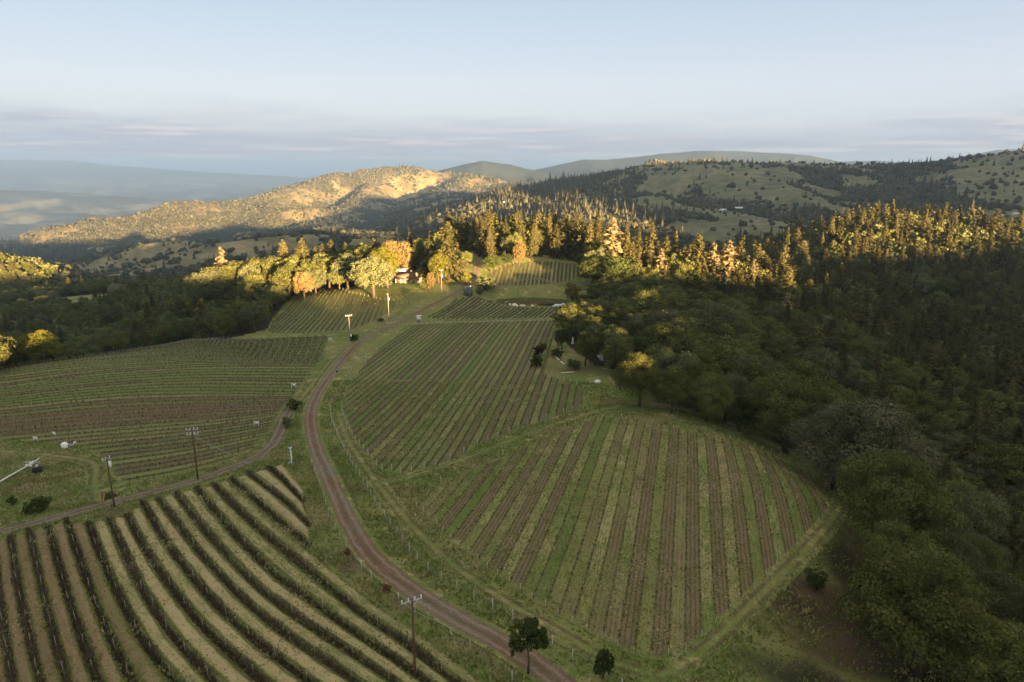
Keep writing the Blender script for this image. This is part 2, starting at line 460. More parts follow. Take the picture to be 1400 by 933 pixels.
def mat_road(name, ca, cb, crown, edgec):
    m, nt, out = new_mat(name); n = N(nt)
    pos = n.geo(); u = n.attr('u'); v = n.attr('v')       # u -1..1 across
    au = n.math('ABSOLUTE', n.math('ADD', u, n.math('MULTIPLY', n.math('SUBTRACT', n.noise(pos, .5, 5, .75), .5), .7)))
    streak = n.noise(n.comb(n.math('MULTIPLY', v, .12), n.math('MULTIPLY', u, 4.)), 1., 5, .65)
    big = n.noise(pos, .05, 3)
    c = n.mix(n.ramp(big, .38, .6), ca, cb)
    c = n.mix(n.ramp(streak, .45, .75, 0, .6), c, edgec)
    c = n.mix(n.ramp(n.math('ABSOLUTE', n.math('SUBTRACT', au, .48)), .03, .22, .8 if crown < .5 else .0, 0), c, (.25, .195, .145))
    c = n.mix(n.math('MULTIPLY', n.ramp(au, .2, .04), n.ramp(n.noise(pos, .3, 4, .65), .40, .60, 0, .8)), c, (.10, .088, .045))
    if crown < .5: c = n.mix(n.ramp(au, .16, .05, 0, crown), c, GREEN)
    g, _, _ = grass_nodes(n, pos)
    if crown > .5:
        wl = n.ramp(n.math('ABSOLUTE', n.math('SUBTRACT', n.math('ABSOLUTE', u), .5)), .34, .08)
        c = n.mix(n.math('MULTIPLY', wl, n.ramp(n.noise(pos, .35, 5, .7), .36, .56, .1, .85)), g, c)
    c = n.mix(n.ramp(au, .80, 1.0), c, g)
    fine = n.noise(pos, 4., 4, .7)
    k = n.math('ADD', n.math('MULTIPLY', fine, 1.6), n.math('SUBTRACT', n.math('MULTIPLY', n.noise(pos, .6, 5, .7), .8), .2))
    c = n.mix(1, c, n.comb(k, k, k), 'MULTIPLY')
    nt.links.new(n.bsdf(c, .95, .12, 0, n.bump(fine, .6, .1)), out.inputs[0])
    return m

M['terrain'] = mat_terrain()
M['oak'] = leafmat('oak_leaves', (.058, .073, .021), (.142, .152, .046), (.095, .110, .056), .14)
M['fir'] = leafmat('fir_needles', (.030, .040, .016), (.088, .080, .028), (.094, .088, .034), .12)
M['bright'] = leafmat('bright_leaves', (.090, .108, .018), (.150, .142, .026), None, .3)
M['lichen'] = leafmat('lichen_twigs', (.048, .056, .022), (.165, .165, .095), None, .15)
M['tanleaf'] = leafmat('tan_leaves', (.125, .098, .038), (.20, .158, .066), None, .2)
M['palefir'] = leafmat('pale_needles', (.12, .10, .05), (.215, .18, .10), None, .2)
M['redbrush'] = leafmat('red_brush', (.14, .05, .035), (.20, .09, .05), None, .1)
M['purple'] = leafmat('purple_leaves', (.035, .014, .018), (.06, .025, .03), None, .1)
M['darkleaf'] = leafmat('dark_leaves', (.034, .050, .016), (.072, .094, .028), None, .2)
M['fartree'] = leafmat('far_foliage', (.036, .044, .026), (.062, .064, .038), (.070, .062, .040), .0, .8)
M['cane'] = leafmat('vine_canes', (.050, .036, .029), (.125, .092, .064), None, .1)
M['vine'] = leafmat('vine_shoots', (.06, .066, .022), (.13, .125, .05), None, .2)
M['bark'] = plain('bark', (.07, .055, .04), .95, .1)
M['wood'] = plain('pole_wood', (.115, .066, .04), .9, .1)
M['greywood'] = plain('grey_pole_wood', (.24, .22, .19), .9, .1)
M['post'] = plain('weathered_post', (.42, .39, .32), .8, .2)
M['stake'] = plain('vine_stake', (.30, .28, .20), .85, .1)
M['rust'] = plain('rusty_post', (.20, .085, .05), .8, .2)
M['steel'] = plain('galvanised_steel', (.52, .53, .52), .45, .5, .35, .15)
M['white'] = plain('white_paint', (.8, .79, .76), .5, .4, 0, .1)
M['grey'] = plain('grey_paint', (.25, .28, .31), .5, .4, 0, .15)
M['ceramic'] = plain('insulator_ceramic', (.7, .72, .72), .3, .5, 0, .1)
M['black'] = plain('black_rubber', (.015, .015, .018), .6, .3)
M['tankgrey'] = plain('tank_paint', (.075, .09, .105), .6, .3, 0, .2)
M['cargrey'] = plain('car_paint', (.10, .11, .13), .3, .5, .3, .05)
M['wire'] = plain('fence_wire', (.2, .19, .17), .5, .4, .5)

# ---------------------------------------------------------------- forest regions (world polygons)
def inpoly(x, y, poly):
    x = np.asarray(x, float); y = np.asarray(y, float)
    c = np.zeros(x.shape, bool)
    n = len(poly)
    for i in range(n):
        x0, y0 = poly[i]; x1, y1 = poly[(i + 1) % n]
        if y0 == y1: continue
        k = (y0 > y) != (y1 > y)
        c ^= k & (x < (x1 - x0) * (y - y0) / (y1 - y0) + x0)
    return c

def REG(px, world): return list(map(tuple, UP(px))) + world
REGIONS = {
    'oakwood': REG([(880, 450), (893, 556), (965, 574), (1060, 606), (1150, 640), (1195, 690), (1205, 800), (1225, 960)],
                   [(95, 40), (170, 40), (220, 150), (200, 260), (120, 330), (70, 330)]),
    'belt': REG([(672, 364), (700, 354), (745, 350), (798, 356), (808, 380), (838, 394)],
                [(75, 360), (110, 340), (170, 400), (160, 520), (40, 620), (-60, 640), (-60, 520), (-27, 475)]),
    'garden': REG([(776, 472), (775, 449), (800, 437), (850, 430), (895, 432), (884, 500), (858, 508), (815, 500)], []),
    'pondwood': REG([(842, 402), (865, 398), (935, 410), (965, 440), (900, 452), (850, 429), (806, 424), (800, 414)], []),
    'firhill': [(75, 335), (120, 330), (200, 260), (220, 150), (170, 40), (260, 40), (330, 200), (460, 330), (760, 560), (800, 800), (560, 960),
                (260, 960), (150, 800), (160, 520), (170, 400), (110, 340)],
    'leftwood': REG([(-80, 540), (0, 510), (150, 480), (300, 466), (365, 450), (374, 434), (405, 402), (440, 394), (470, 386)],
                    [(-75, 470), (-60, 520), (-60, 640), (-120, 800), (-350, 900), (-700, 900), (-760, 600), (-600, 330), (-330, 180)]),
    'backwood': [(-60, 640), (40, 620), (160, 520), (150, 800), (260, 960), (-100, 1080), (-350, 900), (-120, 800)],
}
CLEAR = [(343, 596, 18, 16), (-425, 640, 75, 60), (-330, 760, 60, 40), (300, 470, 26, 14)]

def region_mask(x, y):
    m = np.zeros(np.shape(x), bool)
    for p in REGIONS.values(): m |= inpoly(x, y, p)
    for cx, cy, rx, ry in CLEAR:
        m &= ((x - cx) / rx) ** 2 + ((y - cy) / ry) ** 2 > 1
    return m

_G = 30.
_gx = np.arange(-6900, 6901, _G); _gy = np.arange(450, 7200, _G)
_GX, _GY = np.meshgrid(_gx, _gy)
_GH = height(_GX, _GY)
def _box(a, k):
    for ax in (0, 1):
        p = np.pad(a, [(k, k) if i == ax else (0, 0) for i in (0, 1)], mode='edge')
        c = np.cumsum(p, axis=ax); z = np.zeros_like(np.take(c, [0], axis=ax)); c = np.concatenate([z, c], axis=ax)
        n_ = a.shape[ax]
        a = (np.take(c, np.arange(n_) + 2 * k + 1, axis=ax) - np.take(c, np.arange(n_), axis=ax)) / (2 * k + 1)
    return a
_GC = _GH - _box(_box(_GH, 4), 4)
def relief(x, y):
    i = np.clip((x + 6900) / _G, 0, len(_gx) - 2); j = np.clip((y - 450) / _G, 0, len(_gy) - 2)
    i0, j0 = i.astype(int), j.astype(int); fi, fj = i - i0, j - j0
    return (_GC[j0, i0] * (1 - fi) + _GC[j0, i0 + 1] * fi) * (1 - fj) + (_GC[j0 + 1, i0] * (1 - fi) + _GC[j0 + 1, i0 + 1] * fi) * fj
def far_density(x, y):
    """share of ground under trees on the hills beyond the wood"""
    D = np.hypot(x, y); ang = x / np.maximum(y, 1)
    n = fbm(x / 300, y / 380, 51, 5); st = fbm((x + .7 * y) / 120, (y - .7 * x) / 420, 57, 4)
    g = fbm(x / 330 + .25 * y / 330, y / 600, 23, 3)
    gully = 1 - np.abs(2 * g - 1)
    right = sstep(-.02, .16, ang)
    cv = relief(x, y)
    wr = .16 + .36 * right
    m = (n * (1 - right) + (st * .5 + n * .5) * right) * (1 - wr) + wr * np.clip(.5 - cv / 24., 0, 1)
    thr = .43 * (1 - right) + .475 * right
    dd = sstep(thr - .025, thr + .035, m)
    bald = np.zeros(x.shape)
    for bx, by, rx, ry in BALD: bald = np.maximum(bald, np.exp(-(((x - bx) / rx) ** 2 + ((y - by) / ry) ** 2) ** 2))
    dd = dd * (1 - bald)
    center = np.exp(-((ang - .03) / .09) ** 2) * sstep(4600, 2400, D) * .8
    lone = .06 + .04 * (1 - right)
    return np.clip(np.maximum(np.maximum(dd, center), lone * (1 - bald * .7)), 0, 1)

def first_hit(px, py):
    a, dy, dz = ray(px, py)
    t = 500 * np.exp(np.linspace(0, 3.2, 3000))
    x, y, z = a * t, dy * t, CAMH + dz * t
    k = np.where(height(x, y) > z)[0]
    k = k[0] if len(k) else len(t) - 1
    return float(x[k]), float(y[k])
BALD = []
for px, py, rx, ry in [(268, 290, 55, 70), (248, 312, 60, 60), (225, 326, 40, 40), (410, 272, 60, 70), (545, 268, 110, 110), (590, 252, 90, 80), (655, 252, 70, 60), (500, 262, 50, 50),
                       (20, 362, 110, 50), (330, 335, 120, 60), (400, 328, 90, 60), (480, 318, 60, 40), (200, 345, 35, 30), (1000, 262, 70, 90), (1060, 262, 70, 90), (900, 262, 90, 90), (830, 262, 70, 70),
                       (980, 240, 90, 60), (1060, 240, 70, 60), (1180, 250, 70, 60), (1280, 248, 90, 50), (1350, 296, 120, 40), (950, 310, 70, 50), (1120, 262, 40, 70), (1340, 240, 60, 50)]:
    bx, by = first_hit(px, py); BALD.append((bx, by, rx * 1.1 * max(1., by / 3000), ry * 1.9 * max(1., by / 3000)))

# ---------------------------------------------------------------- terrain sheet
FLOOR = [tuple(p) for p in UP([(1010, 945), (1060, 856), (1112, 796), (1165, 728), (1235, 720), (1240, 980), (1010, 980)])]
def build_terrain():
    af = np.radians(np.linspace(-50, 50, 820))
    ab = np.radians(np.linspace(50, 310, 170))[1:-1]
    ang = np.concatenate([af, ab])
    r = np.concatenate([[6.0], 6.0 * np.exp(np.linspace(0, math.log(38000 / 6.0), 590))[1:]])
    A, Rr = np.meshgrid(ang, r)
    x = Rr * np.sin(A); y = Rr * np.cos(A)
    z = height(x, y)
    nA, nR = len(ang), len(r)
    V = np.stack([x, y, z], -1).reshape(-1, 3)
    i = np.arange(nR - 1)[:, None] * nA; j = np.arange(nA)[None]
    jn = (j + 1) % nA
    Q = np.stack([i + j, i + nA + j, i + nA + jn, i + jn], -1).reshape(-1, 4)
    c = len(V)
    V = np.concatenate([V, [[0, 0, H1(0, 0)]]])
    Tt = np.stack([np.full(nA, c), np.arange(nA), (np.arange(nA) + 1) % nA], -1)
    x, y = V[:, 0], V[:, 1]
    D = np.hypot(x, y)
    far = sstep(620, 900, np.hypot(x, y - 260))
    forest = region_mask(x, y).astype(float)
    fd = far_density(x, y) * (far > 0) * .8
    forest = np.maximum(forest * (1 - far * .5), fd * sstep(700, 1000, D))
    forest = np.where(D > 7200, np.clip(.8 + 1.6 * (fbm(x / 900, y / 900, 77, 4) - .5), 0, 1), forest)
    an = x / np.maximum(y, 1)
    dry = np.clip(sstep(.05, -.1, an) + .25, 0, 1) * (.45 + .75 * fbm(x / 300, y / 300, 61, 3))
    for px, py, rx, ry in [(1130, 850, 12, 10), (1175, 790, 7, 14), (1190, 880, 14, 14), (1090, 925, 9, 6), (1100, 815, 6, 5)]:
        p = UP([(px, py)])[0]
        forest = np.maximum(forest, .85 * np.exp(-(((x - p[0]) / rx) ** 2 + ((y - p[1]) / ry) ** 2)) * (.5 + fbm(x / 5, y / 5, 71, 3)))
    forest = np.clip(forest, 0, 1)
    soil = np.zeros(len(V))
    for px, py, rx, ry in [(470, 672, 6, 6), (540, 672, 5, 3), (1085, 800, 7, 7), (1130, 880, 8, 7), (1170, 740, 3, 8), (555, 560, 5, 10), (30, 660, 9, 8),
                           (455, 775, 5, 5), (530, 815, 5, 5), (100, 700, 6, 4), (150, 700, 3, 3), (780, 505, 9, 7)]:
        p = UP([(px, py)])[0]
        soil = np.maximum(soil, np.exp(-(((x - p[0]) / rx) ** 2 + ((y - p[1]) / ry) ** 2)))
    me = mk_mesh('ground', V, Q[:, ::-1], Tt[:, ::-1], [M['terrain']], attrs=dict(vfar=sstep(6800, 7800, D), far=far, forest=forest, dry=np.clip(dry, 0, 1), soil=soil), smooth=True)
    o = link('ground', me)
    tag(o, 'rolling grassy ground with hills and a hazy valley beyond the vineyards', 'ground', kind='structure')
build_terrain()

# ---------------------------------------------------------------- sheets: roads and vineyard blocks
def resample(P, n=None, step=None):
    P = np.asarray(P, float)
    for _ in range(2):  # soften the corners
        Qp = [P[0]]
        for a, b in zip(P[:-1], P[1:]):
            Qp += [a * .75 + b * .25, a * .25 + b * .75]
        Qp.append(P[-1]); P = np.array(Qp)
    s = np.concatenate([[0], np.cumsum(np.linalg.norm(np.diff(P, axis=0), axis=1))])
    if n is None: n = max(2, int(s[-1] / step) + 1)
    t = np.linspace(0, s[-1], n)
    return np.stack([np.interp(t, s, P[:, k]) for k in range(P.shape[1])], 1)

def normals2(P):
    t = np.gradient(P, axis=0); t /= np.maximum(np.linalg.norm(t, axis=1, keepdims=True), 1e-9)
    return np.stack([-t[:, 1], t[:, 0]], 1)

TRACKS = []
def road(name, px, width, mat, lift, label, cat, step=1.2):
    P = resample(UP(px), step=step)
    Nn = normals2(P)
    us = np.linspace(-1.25, 1.25, 9)
    if np.isscalar(width): w = np.full(len(P), width)
    else: w = np.interp(np.linspace(0, 1, len(P)), np.linspace(0, 1, len(width)), width)
    XY = P[:, None] + Nn[:, None] * (us[None, :, None] * w[:, None, None] / 2)
    z = height(XY[..., 0], XY[..., 1]) + lift
    V = np.concatenate([XY, z[..., None]], -1).reshape(-1, 3)
    n, m = len(P), len(us)
    i = np.arange(n - 1)[:, None] * m; j = np.arange(m - 1)[None]
    Q = np.stack([i + j, i + j + 1, i + m + j + 1, i + m + j], -1).reshape(-1, 4)
    me = mk_mesh(name, V, Q[:, ::-1], None, [mat], attrs=dict(u=np.tile(us, n), v=np.repeat(np.arange(n) * step, m)), smooth=True)
    o = link(name, me); tag(o, label, cat, kind='structure')
    TRACKS.append((P, float(np.mean(w)) * .3))
    return P

RED = (.160, .096, .056); GREYD = (.165, .132, .092)
M['road'] = mat_road('dirt_road', RED, GREYD, 0., (.24, .19, .14))
M['track'] = mat_road('dirt_track', (.14, .108, .08), (.16, .12, .092), .15, (.2, .16, .12))
M['twotrack'] = mat_road('grassy_track', (.118, .078, .046), (.105, .080, .044), .95, (.13, .098, .058))
M['pale'] = mat_road('pale_gravel', (.30, .27, .19), (.34, .31, .23), 0., (.4, .36, .28))

ROADPX = [(660, 345), (653, 365), (650, 378), (640, 390), (625, 400), (600, 413), (572, 426), (546, 441), (520, 452), (494, 466), (477, 483), (462, 501), (447, 520),
          (435, 537), (427, 556), (424, 573), (428, 600), (435, 622), (446, 644), (461, 680), (478, 716), (498, 751), (520, 774), (547, 796), (590, 826), (640, 856),
          (702, 888), (755, 925), (830, 990)]
road_main = road('dirt_road', ROADPX, [3.8, 3.8, 3.7, 3.6, 3.5, 3.5, 3.5, 3.7, 3.8], M['road'], .13,
                 'reddish brown dirt road winding from the bottom of the photo up to the trees', 'dirt road')
road('farm_track', [(-40, 741), (0, 728), (60, 712), (110, 699), (150, 688), (215, 672), (270, 657), (320, 639), (350, 627), (369, 613), (381, 596), (389, 572), (397, 560)],
     3.6, M['track'], .11, 'pale dirt track curving along the top of the lower left vineyard', 'farm track')
road('upper_track', [(397, 560), (412, 546), (430, 522), (448, 497), (470, 476), (495, 460), (520, 444), (545, 430), (557, 418), (556, 408), (540, 401)],
     3.2, M['twotrack'], .10, 'dark earth track beside the main road leading to the farmhouse', 'farm track')
road('spur_track', [(135, 686), (129, 663), (133, 645), (128, 632), (105, 627), (54, 621), (0, 617), (-40, 614)], 3.4, M['twotrack'], .09,
     'grassy two wheel track turning left below the left vineyard', 'farm track')
road('fence_track', [(462, 566), (472, 596), (488, 622), (506, 648), (530, 680), (556, 712), (588, 745), (625, 778), (662, 804), (715, 838), (770, 868), (830, 905), (900, 925)],
     3.0, M['twotrack'], .09, 'two wheel grass track running inside the vineyard fence', 'farm track')
road('cross_path', [(520, 662), (560, 652), (600, 640), (650, 622), (700, 601), (760, 580), (815, 563), (850, 556)], 2.6, M['twotrack'], .09,
     'grassy path crossing between the two middle vineyard blocks', 'path')
road('headland_track', [(880, 935), (935, 910), (985, 870), (1020, 833), (1060, 793), (1100, 755), (1140, 712), (1150, 690), (1135, 664), (1085, 634), (1010, 604), (930, 580), (850, 562)],
     2.8, M['twotrack'], .09, 'dark grassy headland track round the right end of the vineyard', 'farm track')
road('pond_path', [(675, 395), (700, 395.5), (730, 395), (770, 390), (800, 388), (830, 392)], 2.4, M['track'], .1, 'pale dirt path between the pond and the small upper vineyard', 'path')

M['f_lr'] = mat_field('vineyard_ground', (.095, .085, .04), GREEN, OLIVE, (.150, .106, .062), True, .10, True, .57)
M['f_m'] = mat_field('vineyard_ground_green', (.062, .054, .03), (.086, .120, .030), (.130, .140, .050), (.11, .085, .048), True, .16, False, .60)
M['f_a'] = mat_field('vineyard_ground_upper', (.038, .040, .016), (.12, .132, .055), (.165, .16, .078), (.10, .095, .045), False, .26, False)
M['f_d'] = mat_field('vineyard_ground_house', (.050, .052, .02), (.088, .104, .034), (.118, .124, .046), (.10, .10, .045), False, .15, False, .6)
M['f_ll'] = mat_field('vineyard_ground_terrace', (.042, .038, .023), (.165, .160, .068), (.110, .132, .040), (.150, .094, .056), False, .17, False, .5, tilmax=4., fringe=(.095, .105, .03))

def clip(P, poly):
    m = inpoly(P[:, 0], P[:, 1], poly)
    if m.sum() < 3: return None
    k = np.where(m)[0]
    return P[k[0]:k[-1] + 1]

def lin_resample(P, n):
    s = np.concatenate([[0], np.cumsum(np.linalg.norm(np.diff(P, axis=0), axis=1))])
    t = np.linspace(0, s[-1], n)
    return np.stack([np.interp(t, s, P[:, 0]), np.interp(t, s, P[:, 1])], 1), s[-1]

def field(name, curve, u0, u1, du, poly, mat, label, spacing, zf=None, lift=.06, step=3.):
    us = np.arange(u0, u1 + 1e-6, du)
    L = []
    for u in us:
        P = curve(u)
        if poly is not None: P = clip(P, poly)
        if P is not None: L.append((u, P))
    mx = max(np.linalg.norm(np.diff(P, axis=0), axis=1).sum() for _, P in L)
    n = max(8, int(mx / step))
    V, au, av, ae = [], [], [], []
    ul = [u for u, _ in L]
    for u, P in L:
        p, ln = lin_resample(P, n)
        V.append(p); au += [u] * n
        s = np.linspace(0, ln, n); av += list(s)
        ae += list(np.minimum(np.minimum(s, ln - s), min(u - ul[0], ul[-1] - u) * spacing))
    V = np.array(V).reshape(-1, 2)
    z = height(V[:, 0], V[:, 1]) + lift
    if zf is not None: z = z + zf(np.array(au), np.array(ae))
    V = np.column_stack([V, z])
    m = len(L)
    i = np.arange(m - 1)[:, None] * n; j = np.arange(n - 1)[None]
    Q = np.stack([i + j, i + j + 1, i + n + j + 1, i + n + j], -1).reshape(-1, 4)
    # face up
    a, b, c = V[Q[0, 0]], V[Q[0, 1]], V[Q[0, 2]]
    if np.cross(b - a, c - a)[2] < 0: Q = Q[:, ::-1]
    o = link(name, mk_mesh(name, V, Q, None, [mat], attrs=dict(u=au, v=av, edge=ae), smooth=True))
    tag(o, label, 'vineyard ground', kind='structure')

def straight(bearing, origin, spacing, half=400):
    d = np.array([math.sin(R(bearing)), math.cos(R(bearing))]); nr = np.array([d[1], -d[0]])
    o = np.array(origin)
    t = np.linspace(-half, half, 900)
    return lambda u: o + nr * (u * spacing) + t[:, None] * d

def ordinal(k):
    if 10 <= k % 100 <= 20: sfx = 'th'
    else: sfx = {1: 'st', 2: 'nd', 3: 'rd'}.get(k % 10, 'th')
    return f'{k}{sfx}'
# posts and vines -------------------------------------------------------------
def post_mesh(name, h, r, mat, taper=1., n=5):
    b = MB(); b.tube([(0, 0, -.25), (0, 0, h)], [r, r * taper], n)
    return b.mesh(name, mat)
PM_END = post_mesh('end_post', 1.65, .075, M['post'])
PM_LOW = post_mesh('low_end_post', 1.25, .055, M['post'])
PM_MID = post_mesh('line_post', .95, .028, M['stake'])
PM_WOOD = post_mesh('wood_post', 1.65, .04, M['stake'])
PM_STAKE = post_mesh('stake', 1.4, .034, M['stake'], 1, 4)
PM_TALL = post_mesh('fence_post', 1.75, .07, M['post'])
PM_RUST = post_mesh('fence_post_rusty', 1.6, .06, M['rust'])

def slivers(P, per_m, h, w, size, seed, hfun=None, upright=.8):
    """short twig / shoot faces strung along a row"""
    r = np.random.default_rng(seed)
    seg = np.linalg.norm(np.diff(P[:, :2], axis=0), axis=1); s = np.concatenate([[0], np.cumsum(seg)])
    n = int(s[-1] * per_m)
    if n < 3: n = 3
    t = np.sort(r.uniform(0, s[-1], n))
    t = t + .25 * np.sin(t * 4.1)
    c = np.stack([np.interp(t, s, P[:, k]) for k in range(3)], 1)
    gate = (.25 + 1.0 * vnoise(t / 4.1 + seed * 3.3, np.zeros(n) + seed, 3)) * (.45 + .9 * np.abs(np.sin(t * np.pi / 1.6 + seed)))
    c[:, 0] += r.normal(0, w, n); c[:, 1] += r.normal(0, w, n)
    c[:, 2] += r.uniform(.12, 1, n) * h * gate
    ax = r.normal(0, 1, (n, 3)); ax[:, 2] = np.abs(ax[:, 2]) + upright
    ax /= np.linalg.norm(ax, axis=1, keepdims=True)
    bx = np.cross(ax, r.normal(0, 1, (n, 3))); bx /= np.maximum(np.linalg.norm(bx, axis=1, keepdims=True), 1e-6)
    sl = r.uniform(.6, 1.3, n)[:, None] * size[0] / 2; sw = r.uniform(.6, 1.3, n)[:, None] * size[1] / 2
    V = np.stack([c - ax * sl - bx * sw, c - ax * sl + bx * sw, c + ax * sl + bx * sw, c + ax * sl - bx * sw], 1).reshape(-1, 3)
    return V, np.arange(4 * n).reshape(-1, 4), np.repeat(r.random(n), 4)


def vine_row(P2, k, look, side, where, group, post_step, vines, mid=PM_MID, end=PM_END, maxposts=95, wires=False, zoff=0.):
    P = np.column_stack([P2, height(P2[:, 0], P2[:, 1]) + zoff])
    root = empty('vine_row', P[0])
    tag(root, f'{look}, {ordinal(k)} row from {side}, {where}', 'vine row', group)
    V, Q, t = slivers(P, **vines[0], seed=k + 100)
    me = mk_mesh('vines', V - P[0], Q, None, [vines[1]], attrs=dict(tint=t, tree=np.zeros(len(V))))
    link('vines', me, root)
    seg = np.linalg.norm(np.diff(P2, axis=0), axis=1); s = np.concatenate([[0], np.cumsum(seg)])
    n = min(maxposts, max(2, int(round(s[-1] / post_step)) + 1))
    ts = np.linspace(0, s[-1], n)
    for q, tt in enumerate(ts):
        if 0 < q < n - 1: tt += random.uniform(-.2, .2)
        p = np.array([np.interp(tt, s, P[:, i]) for i in range(3)]) - P[0]
        o = link('post', end if q in (0, n - 1) else mid, root, p, random.uniform(0, 6))
        o.rotation_euler = (random.gauss(0, .035), random.gauss(0, .035), random.uniform(0, 6))
        sc1 = random.uniform(.92, 1.08); o.scale = (sc1, sc1, sc1)
    if wires:
        b = MB()
        q = P - P[0]
        for hz in (.9, 1.35):
            b.tube(q[::4] + np.array([0, 0, hz]), .004, 3, cap=False)
        link('trellis_wire', b.mesh('trellis_wire', M['wire']), root)
    return root

def px_row_order(rows):  # left to right (or far to near) is decided by the caller
    return rows

def cull_row(P):
    z = height(P[:, 0], P[:, 1]); x, y, d = project(P[:, 0], P[:, 1], z)
    return ((x > -40) & (x < 1440) & (y < 970)).sum() >= 3

def plant(curve, ks, poly, **kw):
    rows = []
    for u in ks:
        P = curve(u)
        if poly is not None: P = clip(P, poly)
        if P is None or np.linalg.norm(P[-1] - P[0]) < 7: continue
        P, ln = lin_resample(P, max(6, int(np.linalg.norm(np.diff(P, axis=0), axis=1).sum() / 1.2)))
        if cull_row(P): rows.append(P)
    for k, P in enumerate(rows): vine_row(P, k + 1, **kw)
    return len(rows)

# lower right block ------------------------------------------------------------
POLY_LR = UP([(566, 692), (590, 664), (640, 644), (700, 618), (760, 592), (822, 568), (890, 577), (960, 593), (1060, 622), (1122, 655), (1137, 690), (1128, 712), (1085, 758), (1040, 800),
              (985, 852), (940, 892), (900, 908), (868, 903), (800, 866), (740, 832), (680, 790), (620, 745)])
SPR = 2.05
c_lr = straight(14.3, UP([(820, 720)])[0], SPR)
field('vineyard_block', c_lr, -40, 40, .5, POLY_LR, M['f_lr'], 'striped brown and green ground of the big lower right vineyard block', SPR)
n_lr = plant(c_lr, range(-40, 41), POLY_LR, look='low young vines between brown and green stripes', side='left', where='lower right block', end=PM_LOW,
             group='vine rows of the lower right block', post_step=10., vines=(dict(per_m=5, h=.5, w=.07, size=(.28, .09)), M['vine']))
# middle block -----------------------------------------------------------------
POLY_M = UP([(562, 444), (640, 441), (700, 439.5), (766, 438), (748, 455), (732, 470), (724, 495), (742, 510), (790, 528), (806, 540), (800, 558), (760, 572), (700, 592), (650, 612),
             (600, 638), (555, 650), (522, 646), (495, 618), (475, 588), (466, 560), (474, 532), (495, 502), (525, 470)])
c_m = straight(7.5, UP([(640, 540)])[0], SPR)
field('vineyard_block', c_m, -45, 45, .5, POLY_M, M['f_m'], 'finely striped green ground of the middle vineyard block right of the road', SPR)
n_m = plant(c_m, range(-45, 46), POLY_M, look='thin green vines with white end posts', side='left', where='middle block',
            group='vine rows of the middle block', post_step=12., vines=(dict(per_m=4, h=.55, w=.08, size=(.3, .1)), M['vine']))
# block below the pond -----------------------------------------------------------
POLY_A = UP([(580, 436), (600, 423), (628, 408), (645, 405), (668, 411), (700, 420), (740, 421), (774, 420), (768, 434), (700, 436.5), (640, 438)])
c_a = straight(14.0, UP([(680, 428)])[0], 2.3)
field('vineyard_block', c_a, -40, 40, .5, POLY_A, M['f_a'], 'green striped ground of the vineyard block below the pond', 2.3)
n_a = plant(c_a, range(-40, 41), POLY_A, look='small dark green vines', side='left', where='block just below the pond', end=PM_LOW,
            group='vine rows below the pond', post_step=14., vines=(dict(per_m=4, h=.8, w=.14, size=(.4, .2)), M['vine']))
# block above the pond -----------------------------------------------------------
POLY_B = UP([(668, 391), (664, 376), (690, 363), (715, 358.5), (742, 357), (768, 359), (792, 364), (796, 378), (780, 386), (740, 391), (700, 392)])
c_b = straight(5.5, UP([(730, 376)])[0], 2.4)
field('vineyard_block', c_b, -40, 40, .5, POLY_B, M['f_a'], 'pale striped ground of the small vineyard block above the pond', 2.4)
n_b = plant(c_b, range(-40, 41), POLY_B, look='small dark green vines on a slope', side='left', where='block above the pond', end=PM_LOW,
            group='vine rows above the pond', post_step=14., vines=(dict(per_m=4, h=.8, w=.14, size=(.4, .2)), M['vine']))
# block under the farmhouse oak ---------------------------------------------------
POLY_D = UP([(366, 456), (374, 436), (404, 410), (440, 398), (480, 401), (520, 410), (548, 412), (536, 425), (508, 441), (480, 452), (420, 457)])
c_d = straight(-7, UP([(450, 430)])[0], 2.4)
field('vineyard_block', c_d, -60, 60, .5, POLY_D, M['f_d'], 'green sloping vineyard ground left of the road below the golden oak', 2.4)
n_d = plant(c_d, range(-60, 61), POLY_D, look='low green vines', side='left', where='block below the golden oak', end=PM_LOW,
            group='vine rows below the farmhouse', post_step=12., vines=(dict(per_m=3, h=.7, w=.12, size=(.35, .16)), M['vine']))
# big left block: contour rows ------------------------------------------------------
POLY_C = UP([(-60, 512), (0, 505), (80, 491), (150, 480), (230, 473), (300, 469), (380, 463), (452, 460), (446, 478), (440, 492), (425, 514), (405, 545), (388, 560), (372, 590), (350, 612),
             (318, 628), (270, 645), (215, 658), (165, 665), (150, 650), (142, 630), (110, 612), (60, 606), (0, 602), (-60, 600)])
def guide(px): return resample(UP(px), n=400)
G = [guide([(-120, 700), (0, 690), (150, 668), (250, 650), (330, 628), (430, 596)]),
     guide([(-120, 612), (0, 606), (100, 597), (200, 588), (300, 580), (440, 560)]),
     guide([(-120, 566), (0, 556), (100, 544), (200, 537), (300, 536), (450, 540)]),
     guide([(-120, 540), (0, 527), (100, 512), (200, 502), (300, 497), (470, 497)]),
     guide([(-120, 510), (0, 500), (100, 487), (200, 475), (300, 468), (470, 454)])]
gd = [0.]
for a, b in zip(G[:-1], G[1:]): gd.append(gd[-1] + np.median(np.linalg.norm(a - b, axis=1)))
SPC = 3.6
M['f_c'] = mat_field('vineyard_ground_left', (.046, .042, .021), (.102, .130, .034), (.142, .148, .054), (.10, .078, .042), False, .2, False, .66, (.105, .072, .042), ((gd[1] * .5 + gd[2] * .5) / SPC, (gd[2] - gd[0]) * .55 / SPC))
def c_c(u):
    t = u * SPC
    i = int(np.clip(np.searchsorted(gd, t) - 1, 0, len(gd) - 2))
    f = (t - gd[i]) / (gd[i + 1] - gd[i])
    return G[i] * (1 - f) + G[i + 1] * f
